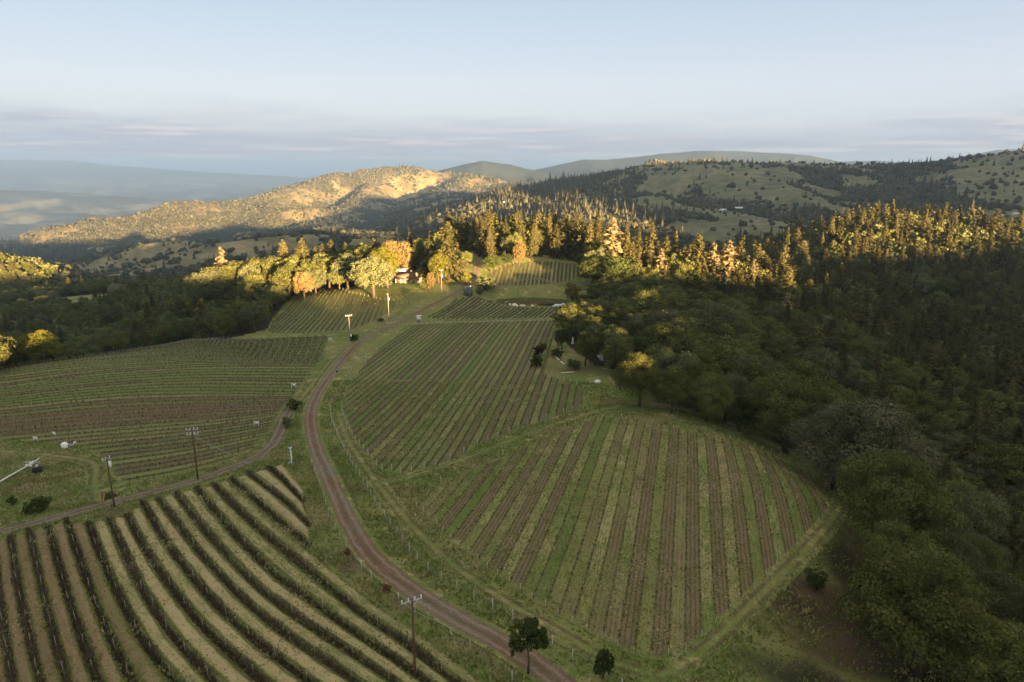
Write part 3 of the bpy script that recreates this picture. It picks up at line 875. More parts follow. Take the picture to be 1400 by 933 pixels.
nc = int(gd[-1] / SPC)
field('vineyard_block', c_c, 0, nc, .5, POLY_C, M['f_c'], 'green and brown terraced ground of the big left vineyard', SPC, step=2.5)
n_c = plant(c_c, range(0, nc + 1), POLY_C, look='long contour row of staked vines', side='the near end', where='big left vineyard', end=PM_STAKE,
            group='vine rows of the left vineyard', post_step=2.9, vines=(dict(per_m=4, h=.8, w=.12, size=(.4, .13)), M['vine']), mid=PM_STAKE)
# thin strip above it
POLY_E = UP([(312, 467), (380, 460), (452, 452), (470, 448), (462, 458), (440, 461.5), (380, 465)])

# terraced lower left block ------------------------------------------------------------
LLC = {
 -1: [(-30, 752), (-25, 846), (-14, 911), (-8, 960)],
 0: [(-8, 742), (-4, 790), (3, 846), (13, 911), (20, 945)],
 1: [(15, 736), (23, 794), (34, 846), (49.5, 911), (55, 933)],
 2: [(40, 727), (52, 781), (65, 836), (78, 888), (91, 933)],
 3: [(66, 721), (81, 776), (96, 828), (115, 885), (133, 933)],
 4: [(91, 713), (109, 768), (128, 820), (151, 877), (175, 925), (182, 938)],
 5: [(120, 716), (141, 771), (164, 820), (193, 877), (199, 884), (229, 922), (240, 936)],
 6: [(149, 710), (172, 760), (180, 779), (196, 812), (222, 854), (255, 896), (287, 929)],
 7: [(173, 705), (187, 734), (206, 766), (238, 812), (274, 857), (310, 893), (355, 933)],
 8: [(194.6, 688), (222, 737), (255, 782), (287, 821), (323, 857), (362, 890), (401, 919), (424, 936)],
 9: [(216, 683), (242, 718), (274, 760), (306, 795), (342, 831), (388, 870), (440, 904), (482, 932)],
 10: [(240, 674), (261, 705), (290, 740), (323, 776), (358, 812), (403, 846), (463, 885), (526, 926), (540, 936)],
 11: [(269, 669), (300, 709), (336, 750), (375, 789), (408, 813), (456, 847), (500, 879), (551, 913), (580, 934)],
 12: [(292, 663), (320, 695), (355, 727), (394, 760), (447, 803), (494, 844), (551, 879), (588, 910), (622, 936)],
 13: [(316, 656), (342, 679), (378, 711), (424, 749), (470, 787), (530, 834), (590, 872), (665, 930)],
}
LLD = {13: [(316, 656), (342, 679), (378, 711), (424, 749)], 14: [(339, 649), (362, 666), (391, 688), (425, 722)], 15: [(367, 640), (388, 659), (407, 679), (414, 688)], 16: [(392, 634), (402, 648), (410, 660), (416, 668)]}
def ext(px):
    (x0, y0), (x1, y1) = px[-2], px[-1]
    if y1 < 900: return px
    k = (1010 - y1) / (y1 - y0)
    return px + [(x1 + (x1 - x0) * k, 1010)]
CL = {k: resample(UP(ext(v)), n=160) for k, v in LLC.items()}
CD = {k: resample(UP(v), n=160) for k, v in LLD.items()}
def mkcurve(C):
    ks = sorted(C)
    def f(u):
        i = int(np.clip(math.floor(u), ks[0], ks[-1] - 1))
        t = u - i
        return C[i] * (1 - t) + C[i + 1] * t
    return f
c_ll = mkcurve(CL); c_ld = mkcurve(CD)
def terrace(u, e):
    f = np.mod(u, 1.)
    z = np.interp(f, [0, .12, .26, .5, .8, .9, 1.], [-.28, -.22, .10, .2, .12, -.2, -.28])
    return (z + .3) * np.clip(e / 2., 0, 1)
field('vineyard_block', c_ll, -1, 13, 1 / 8, None, M['f_ll'], 'terraced lower left vineyard ground with pale grass and dark soil bands', 4., terrace, step=1.)
field('vineyard_block', c_ld, 13, 16, 1 / 8, None, M['f_ll'], 'small corner of terraced vineyard ground beside the road bend', 3., terrace, step=1.)
HEDGE = (dict(per_m=60, h=.72, w=.27, size=(.55, .07)), M['cane'])
rows_ll = [(k, CL[k]) for k in range(-1, 13)] + [(k, CD[k]) for k in (13, 14, 15)]
q = 0
for k, P in rows_ll:
    P, ln = lin_resample(P, max(8, int(np.linalg.norm(np.diff(P, axis=0), axis=1).sum() / 1.)))
    if not cull_row(P): continue
    q += 1
    vine_row(P, q, 'dark bare vines on a curved terrace', 'left', 'lower left block', 'vine rows of the lower left terraces', 6.5, HEDGE, mid=PM_WOOD, end=PM_WOOD, wires=True, zoff=.08)
print('rows', n_lr, n_m, n_a, n_b, n_d, n_c, q, 't', round(time.time() - T0, 1))
# ---------------------------------------------------------------- trees
def leaf_quads(c, nrm, size, r, asp=1.):
    n = len(c)
    a = np.cross(nrm, r.normal(0, 1, (n, 3))); a /= np.maximum(np.linalg.norm(a, axis=1, keepdims=True), 1e-6)
    b = np.cross(nrm, a); b /= np.maximum(np.linalg.norm(b, axis=1, keepdims=True), 1e-6)
    s = np.asarray(size)[:, None] / 2
    V = np.stack([c - a * s * asp - b * s * .55, c - b * s * 1.1 * asp * .4 + a * s * .25, c + a * s * asp + b * s * .55, c + b * s * 1.05 - a * s * .25], 1)
    return V.reshape(-1, 3)

def oak_mesh(seed, nclump, nleaf, leaf, hgt=1., core=True, flat=.40, sparse=1.):
    """unit broadleaf crown: height 1, crown radius about .42; returns V,Q,tint and limb ends"""
    r = np.random.default_rng(seed)
    cc = np.array([r.normal(0, .02), r.normal(0, .02), .575])
    k = 0; cl = []; cr = []; tries = 0
    lob = r.normal(0, 1, (5, 3)); lob /= np.linalg.norm(lob, axis=1, keepdims=True)
    while k < nclump:
        d = r.normal(0, 1, 3); d /= np.linalg.norm(d)
        if d[2] < -.75: continue
        rad = r.uniform(.55, 1.) ** .6 * (.82 + .30 * np.max(lob @ d) * r.uniform(.5, 1.))
        p = cc + d * rad * np.array([.38, .38, flat - .06])
        q = r.uniform(.07, .13) * (1. if k % 4 else 1.4)
        if tries < 3000 and any(np.linalg.norm(p - a) < .72 * (q + b) for a, b in zip(cl, cr)): tries += 1; continue
        cl.append(p); cr.append(q); k += 1
    cl = np.array(cl); cr = np.array(cr)
    V, T = [], []
    for p, q in zip(cl, cr):
        m = int(nleaf * (q / .11) ** 2 * sparse)
        d = r.normal(0, 1, (m, 3)); d[:, 2] += .25; d /= np.linalg.norm(d, axis=1, keepdims=True)
        rad = q * r.uniform(.5, 1.15, m)[:, None] ** .8
        pos = p + d * rad * np.array([1, 1, .8])
        nr = d + r.normal(0, .42, (m, 3)); nr /= np.linalg.norm(nr, axis=1, keepdims=True)
        V.append(leaf_quads(pos, nr, leaf * r.uniform(.6, 1.35, m), r))
        T.append(np.repeat(np.clip(r.uniform(0, 1) * .6 + r.uniform(0, .4, m), 0, 1), 4))
    if core:
        m = int(nclump * 5)
        d = r.normal(0, 1, (m, 3)); d /= np.linalg.norm(d, axis=1, keepdims=True)
        pos = cc + d * r.uniform(.2, .7, (m, 1)) * np.array([.33, .33, flat - .14])
        V.append(leaf_quads(pos, d + r.normal(0, .6, (m, 3)), np.full(m, leaf * 2.6), r)); T.append(np.repeat(r.uniform(0, .6, m), 4))
    V = np.concatenate(V); T = np.concatenate(T)
    return V, np.arange(len(V)).reshape(-1, 4), T, cl

def fir_mesh(seed, levels, per, spray, wide=.16, gap=0., bare=.10, top=.9):
    """unit conifer: height 1"""
    r = np.random.default_rng(seed)
    C, Nn, S, T = [], [], [], []
    for li in range(levels):
        t = (li + r.uniform(0, 1)) / levels
        z = bare + (1 - bare) * t
        for k in range(per):
            if r.random() < gap: continue
            L = wide * (1 - t) ** top * r.uniform(.62, 1.2) + .012
            th = r.uniform(0, 2 * np.pi)
            m = max(2, int(spray * (.35 + .65 * (1 - t))))
            f = np.linspace(.22, 1, m)
            rise = r.uniform(-.25, .18)
            x = np.cos(th) * L * f; y = np.sin(th) * L * f
            zz = z + L * (rise * f - .45 * f ** 2 * (1 - t))
            p = np.stack([x, y, zz], 1) + r.normal(0, .006, (m, 3))
            nr = np.stack([np.cos(th) * .5 * np.ones(m), np.sin(th) * .5 * np.ones(m), np.ones(m) * .8], 1) + r.normal(0, .42, (m, 3))
            C.append(p); Nn.append(nr / np.linalg.norm(nr, axis=1, keepdims=True))
            S.append(np.full(m, .030 + .030 * (1 - t)) * r.uniform(.6, 1.25, m) * (16 / max(per * 1.6, 5)) ** .35 * (.72 if levels > 40 else 1.)); T.append(np.clip(r.uniform(0, 1) * .5 + f * .5 * r.uniform(.5, 1), 0, 1))
    m = max(4, levels // 3)
    C.append(np.stack([r.normal(0, .004, m), r.normal(0, .004, m), np.linspace(.94, 1.0, m)], 1)); Nn.append(r.normal(0, 1, (m, 3))); S.append(np.full(m, .02)); T.append(np.full(m, .7))
    C = np.concatenate(C); Nn = np.concatenate(Nn); S = np.concatenate(S); T = np.concatenate(T)
    V = leaf_quads(C, Nn, S * 1.25, r, 1.25)
    return V, np.arange(len(V)).reshape(-1, 4), np.repeat(T, 4)

def oak_trunk(seed, ends):
    r = np.random.default_rng(seed); b = MB()
    top = np.array([r.normal(0, .02), r.normal(0, .02), .34])
    b.tube([(0, 0, -.05), (r.normal(0, .01), r.normal(0, .01), .17), top], [.036, .028, .022], 7)
    idx = r.permutation(len(ends))[:9]
    for e in ends[idx]:
        mid = (top * .55 + e * .45) + r.normal(0, .015, 3)
        b.tube([top - [0, 0, .03], mid, e], [.016, .011, .005], 5)
    return b

def fir_trunk(seed):
    b = MB(); b.tube([(0, 0, -.04), (0, 0, .5), (0, 0, .99)], [.017, .011, .002], 6)
    return b

def tree_meshes(kind, n, leafm):
    out = []
    for s in range(n):
        if kind in ('fir',):
            V, Q, T = fir_mesh(100 + s, 44, 10, 11, wide=(.17, .22, .15, .20)[s % 4], gap=(.1, .2, .14, .28)[s % 4], bare=(.06, .14, .08, .2)[s % 4], top=(.85, .65, .95, .55)[s % 4])
            tb = fir_trunk(s)
        elif kind == 'palefir':
            V, Q, T = fir_mesh(140 + s, 24, 7, 8, wide=.2, gap=.28, bare=.14, top=.7); tb = fir_trunk(s)
        elif kind == 'oaknear':
            V, Q, T, e = oak_mesh(230 + s, 54, 420, .0175); tb = oak_trunk(s, e)
        elif kind == 'lichnear':
            V, Q, T, e = oak_mesh(250 + s, 50, 420, .016); tb = oak_trunk(s, e)
        elif kind == 'lichen':
            V, Q, T, e = oak_mesh(180 + s, 48, 150, .026); tb = oak_trunk(s, e)
        else:
            V, Q, T, e = oak_mesh(200 + s, 50, 170, .030); tb = oak_trunk(s, e)
        cm = mk_mesh('crown', V, Q, None, [M[leafm]], attrs=dict(tint=T, tree=np.zeros(len(V))))
        out.append((cm, tb.mesh('trunk', M['bark'])))
    return out

TM = {'oaknear': tree_meshes('oaknear', 4, 'oak'), 'lichnear': tree_meshes('lichnear', 2, 'lichen'), 'oak': tree_meshes('oak', 7, 'oak'), 'fir': tree_meshes('fir', 10, 'fir'), 'palefir': tree_meshes('palefir', 3, 'palefir'),
      'lichen': tree_meshes('lichen', 3, 'lichen'), 'bright': tree_meshes('oak', 2, 'bright'), 'tan': tree_meshes('oak', 2, 'tanleaf'), 'dark': tree_meshes('oak', 2, 'darkleaf')}

TREES = []   # dict(kind,x,y,z,h,w(width factor),manual label)
def add_tree(kind, x, y, h, w=1., label=None, z=None):
    TREES.append(dict(kind=kind, x=x, y=y, z=H1(x, y) if z is None else z, h=h, w=w, label=label, fix=label is not None))
def tree_base(kind, px, ybase, ytop, w=1., label=None):
    x, y, z = U1(px, ybase)
    a, dy, dz = ray(px, ytop); zt = CAMH + dz * y / dy
    add_tree(kind, x, y, zt - z, w, label, z)
def tree_top(kind, px, ytop, D, w=1., label=None):
    a, dy, dz = ray(px, ytop); x = float(a * D / dy); zt = float(CAMH + dz * D / dy)
    z = H1(x, D)
    add_tree(kind, x, D, max(5., zt - z), w, label, z)

# trees one can pick out in the photo
tree_base('oak', 512, 408, 345, 1.15, 'broad golden oak standing at the edge of the sloping vineyard in front of the farmhouse')
tree_base('bright', 530, 394, 336, .82, 'bright yellow green tree beside the farmhouse roof')
tree_base('oak', 476, 396, 343, 1.0, 'golden brown oak just left of the big oak by the farmhouse')
tree_top('tan', 540, 328, 425, 1.1, 'pinkish tan round tree behind the yellow green tree at the farmhouse')
tree_top('oak', 500, 335, 415, 1.0, 'golden oak behind and left of the yellow green tree')
tree_base('fir', 614, 384, 303, 1.15, 'tall sunlit fir left of the road, right of the farmhouse')
tree_top('fir', 584, 316, 415, 1.1, 'tall fir right behind the farmhouse, left of the sunlit fir')
tree_top('oak', 598, 322, 420, .8, 'tall oak between the two firs beside the farmhouse')
for px, yt, D, k, w in [(465, 345, 425, 'oak', 1.), (485, 337, 432, 'oak', 1.), (560, 343, 438, 'oak', .9), (572, 333, 442, 'fir', 1.1), (556, 328, 452, 'oak', 1.), (462, 362, 402, 'oak', .9), (448, 352, 416, 'oak', 1.), (422, 356, 410, 'oak', .9),
                        (560, 317, 452, 'fir', 1.2), (577, 324, 440, 'oak', .9), (626, 332, 440, 'fir', 1.2), (638, 343, 430, 'oak', 1.), (520, 334, 440, 'oak', 1.), (495, 350, 405, 'oak', .9), (603, 312, 432, 'fir', 1.2), (594, 340, 408, 'oak', .8),
                        (325, 356, 445, 'oak', 1.1), (352, 350, 440, 'oak', 1.1), (372, 346, 435, 'oak', 1.1), (392, 360, 400, 'oak', 1.1), (345, 372, 405, 'oak', 1.1), (362, 366, 412, 'fir', 1.2), (405, 340, 448, 'fir', 1.3),
                        (442, 343, 440, 'oak', 1.1), (470, 332, 448, 'fir', 1.2), (490, 330, 452, 'oak', 1.1), (508, 326, 450, 'fir', 1.2), (430, 366, 398, 'oak', 1.), (546, 345, 430, 'oak', .9), (300, 362, 440, 'oak', 1.1), (282, 366, 430, 'oak', 1.1)]:
    tree_top(k, px, yt, D, w)
tree_base('bright', 600, 388, 345, .8, 'pale yellow tree at the foot of the tall sunlit fir')
tree_base('oak', 583, 399, 378, .9, 'low dark oak right of the farmhouse lawn')
tree_base('tan', 588, 401, 371, .45, 'small orange tree on the lawn right of the farmhouse')
tree_top('palefir', 301, 338, 470, 1.25, 'bleached pale fir standing alone above the dark left wood')
for i, (px, yt, D) in enumerate([(386, 328, 470), (412, 326, 455), (431, 336, 470), (452, 327, 480), (440, 334, 462)]):
    tree_top('fir', px, yt, D, 1.1, f'golden fir on the skyline left of the farmhouse, {ordinal(sorted([386, 412, 431, 452, 440]).index(px) + 1)} of five from the left')
tree_top('tan', 413, 370, 385, .8, 'pale tan rounded tree at the upper edge of the sloping vineyard')
tree_top('oak', 400, 345, 430, 1., 'golden oak in front of the skyline firs left of the farmhouse')
tree_top('oak', 432, 350, 425, 1., 'golden brown oak between the skyline firs and the sloping vineyard')
tree_top('oak', 340, 358, 420, .75, 'tall narrow golden oak at the right side of the left wood')
tree_top('fir', 368, 375, 400, .9, 'slender golden fir beside the tall narrow oak in the left wood')
tree_top('fir', 318, 400, 365, 1.3, 'brown gold cypress like fir low in the left wood')
tree_top('fir', 330, 402, 362, 1.3, 'brown gold fir next to the cypress like fir low in the left wood')
tree_top('oak', 377, 390, 372, .9, 'dark oak with a golden left shoulder at the corner of the sloping vineyard')
tree_top('bright', 45, 452, 262, 1.25, 'sunlit yellow oak behind the top left edge of the left vineyard')
tree_top('bright', -3, 456, 262, 1.1, 'sunlit yellow oak cut by the left border of the photo')
tree_top('oak', 160, 452, 290, .9, 'olive oak just behind the back edge of the left vineyard')
# belt behind the small upper vineyard
for px, yt, D, k, w in [(690, 303, 455, 'fir', 1.), (712, 288, 450, 'fir', 1.15), (703, 318, 440, 'oak', .8), (731, 300, 460, 'fir', 1.), (748, 296, 465, 'fir', 1.1), (762, 306, 450, 'fir', 1.1),
                        (775, 294, 455, 'fir', 1.15), (792, 292, 450, 'fir', 1.1), (806, 300, 440, 'fir', 1.), (820, 294, 440, 'fir', 1.1), (858, 303, 430, 'fir', 1.), (872, 310, 425, 'fir', 1.1),
                        (893, 302, 425, 'fir', 1.15), (908, 322, 420, 'fir', 1.), (925, 316, 425, 'fir', 1.), (955, 320, 400, 'fir', 1.25), (940, 336, 405, 'fir', 1.)]:
    tree_top(k, px, yt, D, w)
tree_top('palefir', 840, 298, 405, 1.35, 'tall broad pale pinkish fir glowing in the middle of the golden conifer belt')
tree_top('palefir', 999, 328, 385, 1.3, 'pale topped ragged fir at the right end of the golden conifer belt')
tree_top('tan', 710, 330, 425, .6, 'golden tan tree hanging over the top edge of the small upper vineyard')
for px, yb, yt, w in [(672, 372, 348, 1.3), (690, 366, 346, 1.3), (810, 392, 352, 1.4), (835, 392, 365, 1.3), (850, 400, 350, 1.4), (870, 400, 366, 1.2), (895, 404, 362, 1.2), (930, 410, 372, 1.2), (965, 415, 378, 1.2)]:
    tree_base('dark' if px < 880 else 'oak', px, yb, yt, w)
# garden clump right of the middle block
tree_top('oak', 792, 412, 282, 1.05, 'leaning oak with a sunlit yellow top at the left of the garden clump')
tree_top('oak', 828, 414, 284, 1.15, 'broad oak with a sunlit yellow top over the garden house')
tree_top('oak', 852, 420, 276, 1.0, 'oak with a sunlit yellow top at the right of the garden clump')
tree_top('oak', 905, 432, 262, 1.1, 'olive oak with a faint golden rim right of the garden clump')
tree_base('dark', 768, 478, 448, .85, 'small dark round tree on the lawn at the corner of the middle block')
tree_base('oak', 800, 500, 452, .9, 'shaded oak on the lawn in front of the garden house')
tree_base('oak', 843, 512, 458, .9, 'shaded oak in front of the right end of the garden house')
tree_base('oak', 874, 556, 482, 1.05, 'round green oak at the edge of the lawn above the lower block')
tree_base('oak', 918, 566, 500, .95, 'green oak right of the round oak above the lower block')
tree_base('oak', 966, 578, 508, .95, 'slim trunked oak at the edge of the shaded wood above the lower block')
tree_base('dark', 1010, 592, 540, 1.1, 'low dark tree at the edge of the shaded wood')
tree_top('lichen', 1205, 542, 140, 1.15, 'grey lichen covered oak with pale twigs in the shaded right wood')
tree_top('lichen', 1155, 545, 146, .9, 'smaller grey lichen covered oak left of the big grey oak')
tree_top('oak', 1240, 612, 112, 1.05, 'biggest nearest oak at the right end of the lower block, with pale leaf tips')
tree_top('oak', 1085, 505, 165, 1.15, 'broad round oak in the front of the shaded right wood')

def poisson_fill(name, poly, sp, choose):
    P = np.array(poly); x0, y0 = P.min(0); x1, y1 = P.max(0)
    gx = np.arange(x0, x1, sp); gy = np.arange(y0, y1, sp)
    X, Y = np.meshgrid(gx, gy); X = X + rng.uniform(-.42, .42, X.shape) * sp; Y = Y + rng.uniform(-.42, .42, Y.shape) * sp
    X, Y = X.ravel(), Y.ravel()
    m = inpoly(X, Y, poly)
    for cx, cy, rx, ry in CLEAR: m &= ((X - cx) / rx) ** 2 + ((Y - cy) / ry) ** 2 > 1
    X, Y = X[m], Y[m]; Z = height(X, Y)
    px, py, d = project(X, Y, Z + 8)
    k = (px > -160) & (px < 1560) & (Y > 30) & (py < 1150)
    for x, y, z in zip(X[k], Y[k], Z[k]):
        if any((x - t['x']) ** 2 + (y - t['y']) ** 2 < (t['h'] * .22) ** 2 for t in MAN): continue
        kd, h, w = choose(x, y)
        TREES.append(dict(kind=kd, x=x, y=y, z=z, h=h, w=w, label=None, fix=False))
MAN = list(TREES)
U = rng.uniform
def ch_oakwood(x, y):
    q = rng.random()
    edge = float(np.clip((x - 70) / 60, 0, 1))
    if q < .07: return 'lichen', U(12, 16), U(.9, 1.1)
    if q < .07 + .25 * edge ** 2: return 'fir', U(17, 25), U(.95, 1.3)
    return 'oak', U(11.5, 19), U(.95, 1.25)
def ch_fir(x, y):
    q = rng.random()
    if q < .004: return 'palefir', U(20, 27), U(1., 1.3)
    if q < .32: return 'oak', U(11, 20), U(.85, 1.15)
    return 'fir', U(11, 23) + (U(3, 12) if rng.random() < .3 else 0), U(.8, 1.5)
def ch_belt(x, y):
    q = rng.random()
    if q < .01: return 'palefir', U(22, 28), U(1., 1.2)
    if q < .32: return 'oak', U(13, 20), U(.8, 1.1)
    return 'fir', (U(14, 28) if x < 70 else U(14, 24)), U(.9, 1.35)
def ch_left(x, y):
    q = rng.random()
    if q < .12: return 'fir', U(15, 22), U(.95, 1.3)
    if q < .15: return 'lichen', U(11, 14), U(.9, 1.1)
    if q < .23: return 'dark', U(9, 14), U(1., 1.3)
    return 'oak', U(9, 15), U(.95, 1.3)
def ch_back(x, y):
    return ('fir', U(16, 27), U(.95, 1.3)) if rng.random() < .55 else ('oak', U(11, 17), U(.9, 1.2))
poisson_fill('oakwood', REGIONS['oakwood'], 11.8, ch_oakwood)
def ch_garden(x, y):
    return ('dark' if rng.random() < .3 else 'oak'), U(9.5, 14.5), U(.95, 1.2)
poisson_fill('garden', REGIONS['garden'], 8.5, ch_garden)
poisson_fill('pondwood', REGIONS['pondwood'], 8., ch_garden)
poisson_fill('belt', REGIONS['belt'], 8.0, ch_belt)
poisson_fill('firhill', REGIONS['firhill'], 8.6, ch_fir)
poisson_fill('leftwood', REGIONS['leftwood'], 10.2, ch_left)
poisson_fill('backwood', REGIONS['backwood'], 9.5, ch_back)
print('trees', len(TREES), round(time.time() - T0, 1))

# visible size of each tree (near to far, coarse buffer)
TREES.sort(key=lambda t: t['x'] ** 2 + t['y'] ** 2)
BW, BH = 700, 467
buf = np.zeros((BH, BW), bool)
for t in TREES:
    xb, yb, d = project(np.array([t['x']]), np.array([t['y']]), np.array([t['z']]))
    xt, yt, _ = project(np.array([t['x']]), np.array([t['y']]), np.array([t['z'] + t['h']]))
    rad = t['h'] * t['w'] * (.30 if t['kind'] in ('fir', 'palefir') else .62) * .5 * FPX / float(d[0])
    x0, x1 = int((xb[0] - rad) / 2), int((xb[0] + rad) / 2) + 1
    y0, y1 = int(yt[0] / 2), int((yt[0] + (yb[0] - yt[0]) * .8) / 2) + 1
    t['px'], t['py'] = float(xb[0]), float(yt[0] * .6 + yb[0] * .4)
    t['hpx'] = float(yb[0] - yt[0])
    x0, x1, y0, y1 = max(x0, 0), min(x1, BW), max(y0, 0), min(y1, BH)
    t['vis'] = 0
    if x1 > x0 and y1 > y0:
        s = buf[y0:y1, x0:x1]; t['vis'] = int((~s).sum()); s[:] = True

def zone(t):
    for k in ('garden', 'pondwood', 'oakwood', 'belt', 'firhill', 'leftwood', 'backwood'):
        if inpoly(np.array([t['x']]), np.array([t['y']]), REGIONS[k])[0]: return k
    return 'edge'
CONI = ('fir', 'palefir')
ranked = sorted(TREES, key=lambda t: -(t['vis'] + (1e6 if t['fix'] else 0)))
pick = {'b': 0, 'c': 0}
for t in ranked:
    g = 'c' if t['kind'] in CONI else 'b'
    t['solo'] = pick[g] < 300 and t['vis'] > 3
    if t['solo']: pick[g] += 1
ZN = {'garden': 'garden clump by the middle block', 'pondwood': 'dark trees right of the pond', 'oakwood': 'shaded wood right of vineyards', 'belt': 'golden belt above the pond', 'firhill': 'fir hill at right',
      'leftwood': 'dark wood behind left vineyard', 'backwood': 'wood far behind farmhouse', 'edge': 'vineyard edges'}
KN = {'oak': ('oak', 'olive green oak'), 'dark': ('oak', 'dark round oak'), 'lichen': ('oak', 'grey lichen covered oak'), 'fir': ('fir', 'fir'), 'palefir': ('fir', 'bleached pale fir'),
      'bright': ('tree', 'yellow green tree'), 'tan': ('tree', 'tan tree')}
NM = {'oak': 'oak_tree', 'dark': 'oak_tree', 'lichen': 'oak_tree', 'fir': 'fir_tree', 'palefir': 'fir_tree', 'bright': 'broadleaf_tree', 'tan': 'broadleaf_tree'}
solo = [t for t in TREES if t['solo']]
for t in solo: t['zone'] = zone(t)
for z in ZN:
    for kd in KN:
        L = [t for t in solo if t['zone'] == z and t['kind'] == kd and not t['label']]
        if not L: continue
        L.sort(key=lambda t: -t['py'])
        nb = max(1, int(round(len(L) / 9)))
        for b in range(nb):
            S_ = L[b * len(L) // nb:(b + 1) * len(L) // nb]
            S_.sort(key=lambda t: t['px'])
            for i, t in enumerate(S_):
                tier = '' if nb == 1 else f', {ordinal(b + 1)} tier up'
                t['label'] = f"{KN[kd][1]}, {ordinal(i + 1)} from left{tier}, {ZN[z]}"
for i, t in enumerate(solo):
    near = math.hypot(t['x'], t['y']) < 190
    key = {'oak': 'oaknear', 'lichen': 'lichnear'}.get(t['kind'], t['kind']) if near else t['kind']
    cm, tm = TM[key][(i * 7 + int(t['x'])) % len(TM[key])]
    loc = (t['x'], t['y'], t['z'] - .1)
    ho = t['h']
    root = empty(NM[t['kind']], loc, random.uniform(0, 6.28))
    cat = KN[t['kind']][0]
    tag(root, t['label'], 'tree', f"{'conifers' if t['kind'] in CONI else 'broadleaf trees'} in {ZN[t['zone']]}" if not t['fix'] else None)
    root.scale = (ho * t['w'], ho * t['w'], ho)
    root.rotation_euler = (random.gauss(0, .03), random.gauss(0, .03), random.uniform(0, 6.28))
    link('crown', cm, root); link('trunk', tm, root)

# all the trees beyond those: one mass per kind
def scatter_mass(name, L, protos, mats, label, cat):
    V, Q, T, I = [], [], [], []
    n = 0
    for t in L:
        D = math.hypot(t['x'], t['y'])
        lod = 0 if D < 330 else 1 if D < 560 else 2
        pv, pq, pt = protos[lod][random.randrange(len(protos[lod]))]
        th = random.uniform(0, 6.28); c, s = math.cos(th), math.sin(th)
        hw = t['h'] * t['w']
        v = np.stack([(pv[:, 0] * c - pv[:, 1] * s) * hw + t['x'], (pv[:, 0] * s + pv[:, 1] * c) * hw + t['y'], pv[:, 2] * t['h'] + t['z']], 1)
        V.append(v); Q.append(pq + n); T.append(pt); I.append(np.full(len(v), random.random())); n += len(v)
    o = link(name, mk_mesh(name, np.concatenate(V), np.concatenate(Q), None, [mats], attrs=dict(tint=np.concatenate(T), tree=np.concatenate(I))))
    tag(o, label, cat, kind='stuff')
PO = [[oak_mesh(300 + s, 26, 34, .075)[:3] for s in range(4)], [oak_mesh(320 + s, 18, 20, .10)[:3] for s in range(4)], [oak_mesh(340 + s, 14, 9, .15)[:3] for s in range(4)]]
PF = [[fir_mesh(300 + s, 22, 6, 5, wide=.17) for s in range(4)], [fir_mesh(320 + s, 16, 5, 3, wide=.18) for s in range(4)], [fir_mesh(340 + s, 11, 4, 2, wide=.19) for s in range(4)]]
rest = [t for t in TREES if not t['solo']]
scatter_mass('conifer_forest', [t for t in rest if t['kind'] in CONI], PF, M['fir'], 'mass of smaller firs filling the woods behind the nearer trees', 'forest')
scatter_mass('oak_woodland', [t for t in rest if t['kind'] not in CONI], PO, M['oak'], 'mass of smaller oaks filling the woods behind the nearer trees', 'forest')
print('solo', pick, 'rest', len(rest), round(time.time() - T0, 1))

# ---------------------------------------------------------------- woods on the far hills
def ico(sub):
    t = (1 + 5 ** .5) / 2
    v = np.array([[-1, t, 0], [1, t, 0], [-1, -t, 0], [1, -t, 0], [0, -1, t], [0, 1, t], [0, -1, -t], [0, 1, -t], [t, 0, -1], [t, 0, 1], [-t, 0, -1], [-t, 0, 1]], float)
    f = [[0, 11, 5], [0, 5, 1], [0, 1, 7], [0, 7, 10], [0, 10, 11], [1, 5, 9], [5, 11, 4], [11, 10, 2], [10, 7, 6], [7, 1, 8], [3, 9, 4], [3, 4, 2], [3, 2, 6], [3, 6, 8], [3, 8, 9], [4, 9, 5], [2, 4, 11], [6, 2, 10], [8, 6, 7], [9, 8, 1]]
    v /= np.linalg.norm(v, axis=1, keepdims=True)
    for _ in range(sub):
        v = list(map(tuple, v)); c = {}; nf = []
        def mid(a, b):
            k = (min(a, b), max(a, b))
            if k not in c:
                m = (np.array(v[a]) + np.array(v[b])) / 2; m /= np.linalg.norm(m); c[k] = len(v); v.append(tuple(m))
            return c[k]
        for a, b, d in f:
            x, y, z = mid(a, b), mid(b, d), mid(d, a); nf += [[a, x, z], [b, y, x], [d, z, y], [x, y, z]]
        v = np.array(v); f = nf
    return v, np.array(f)

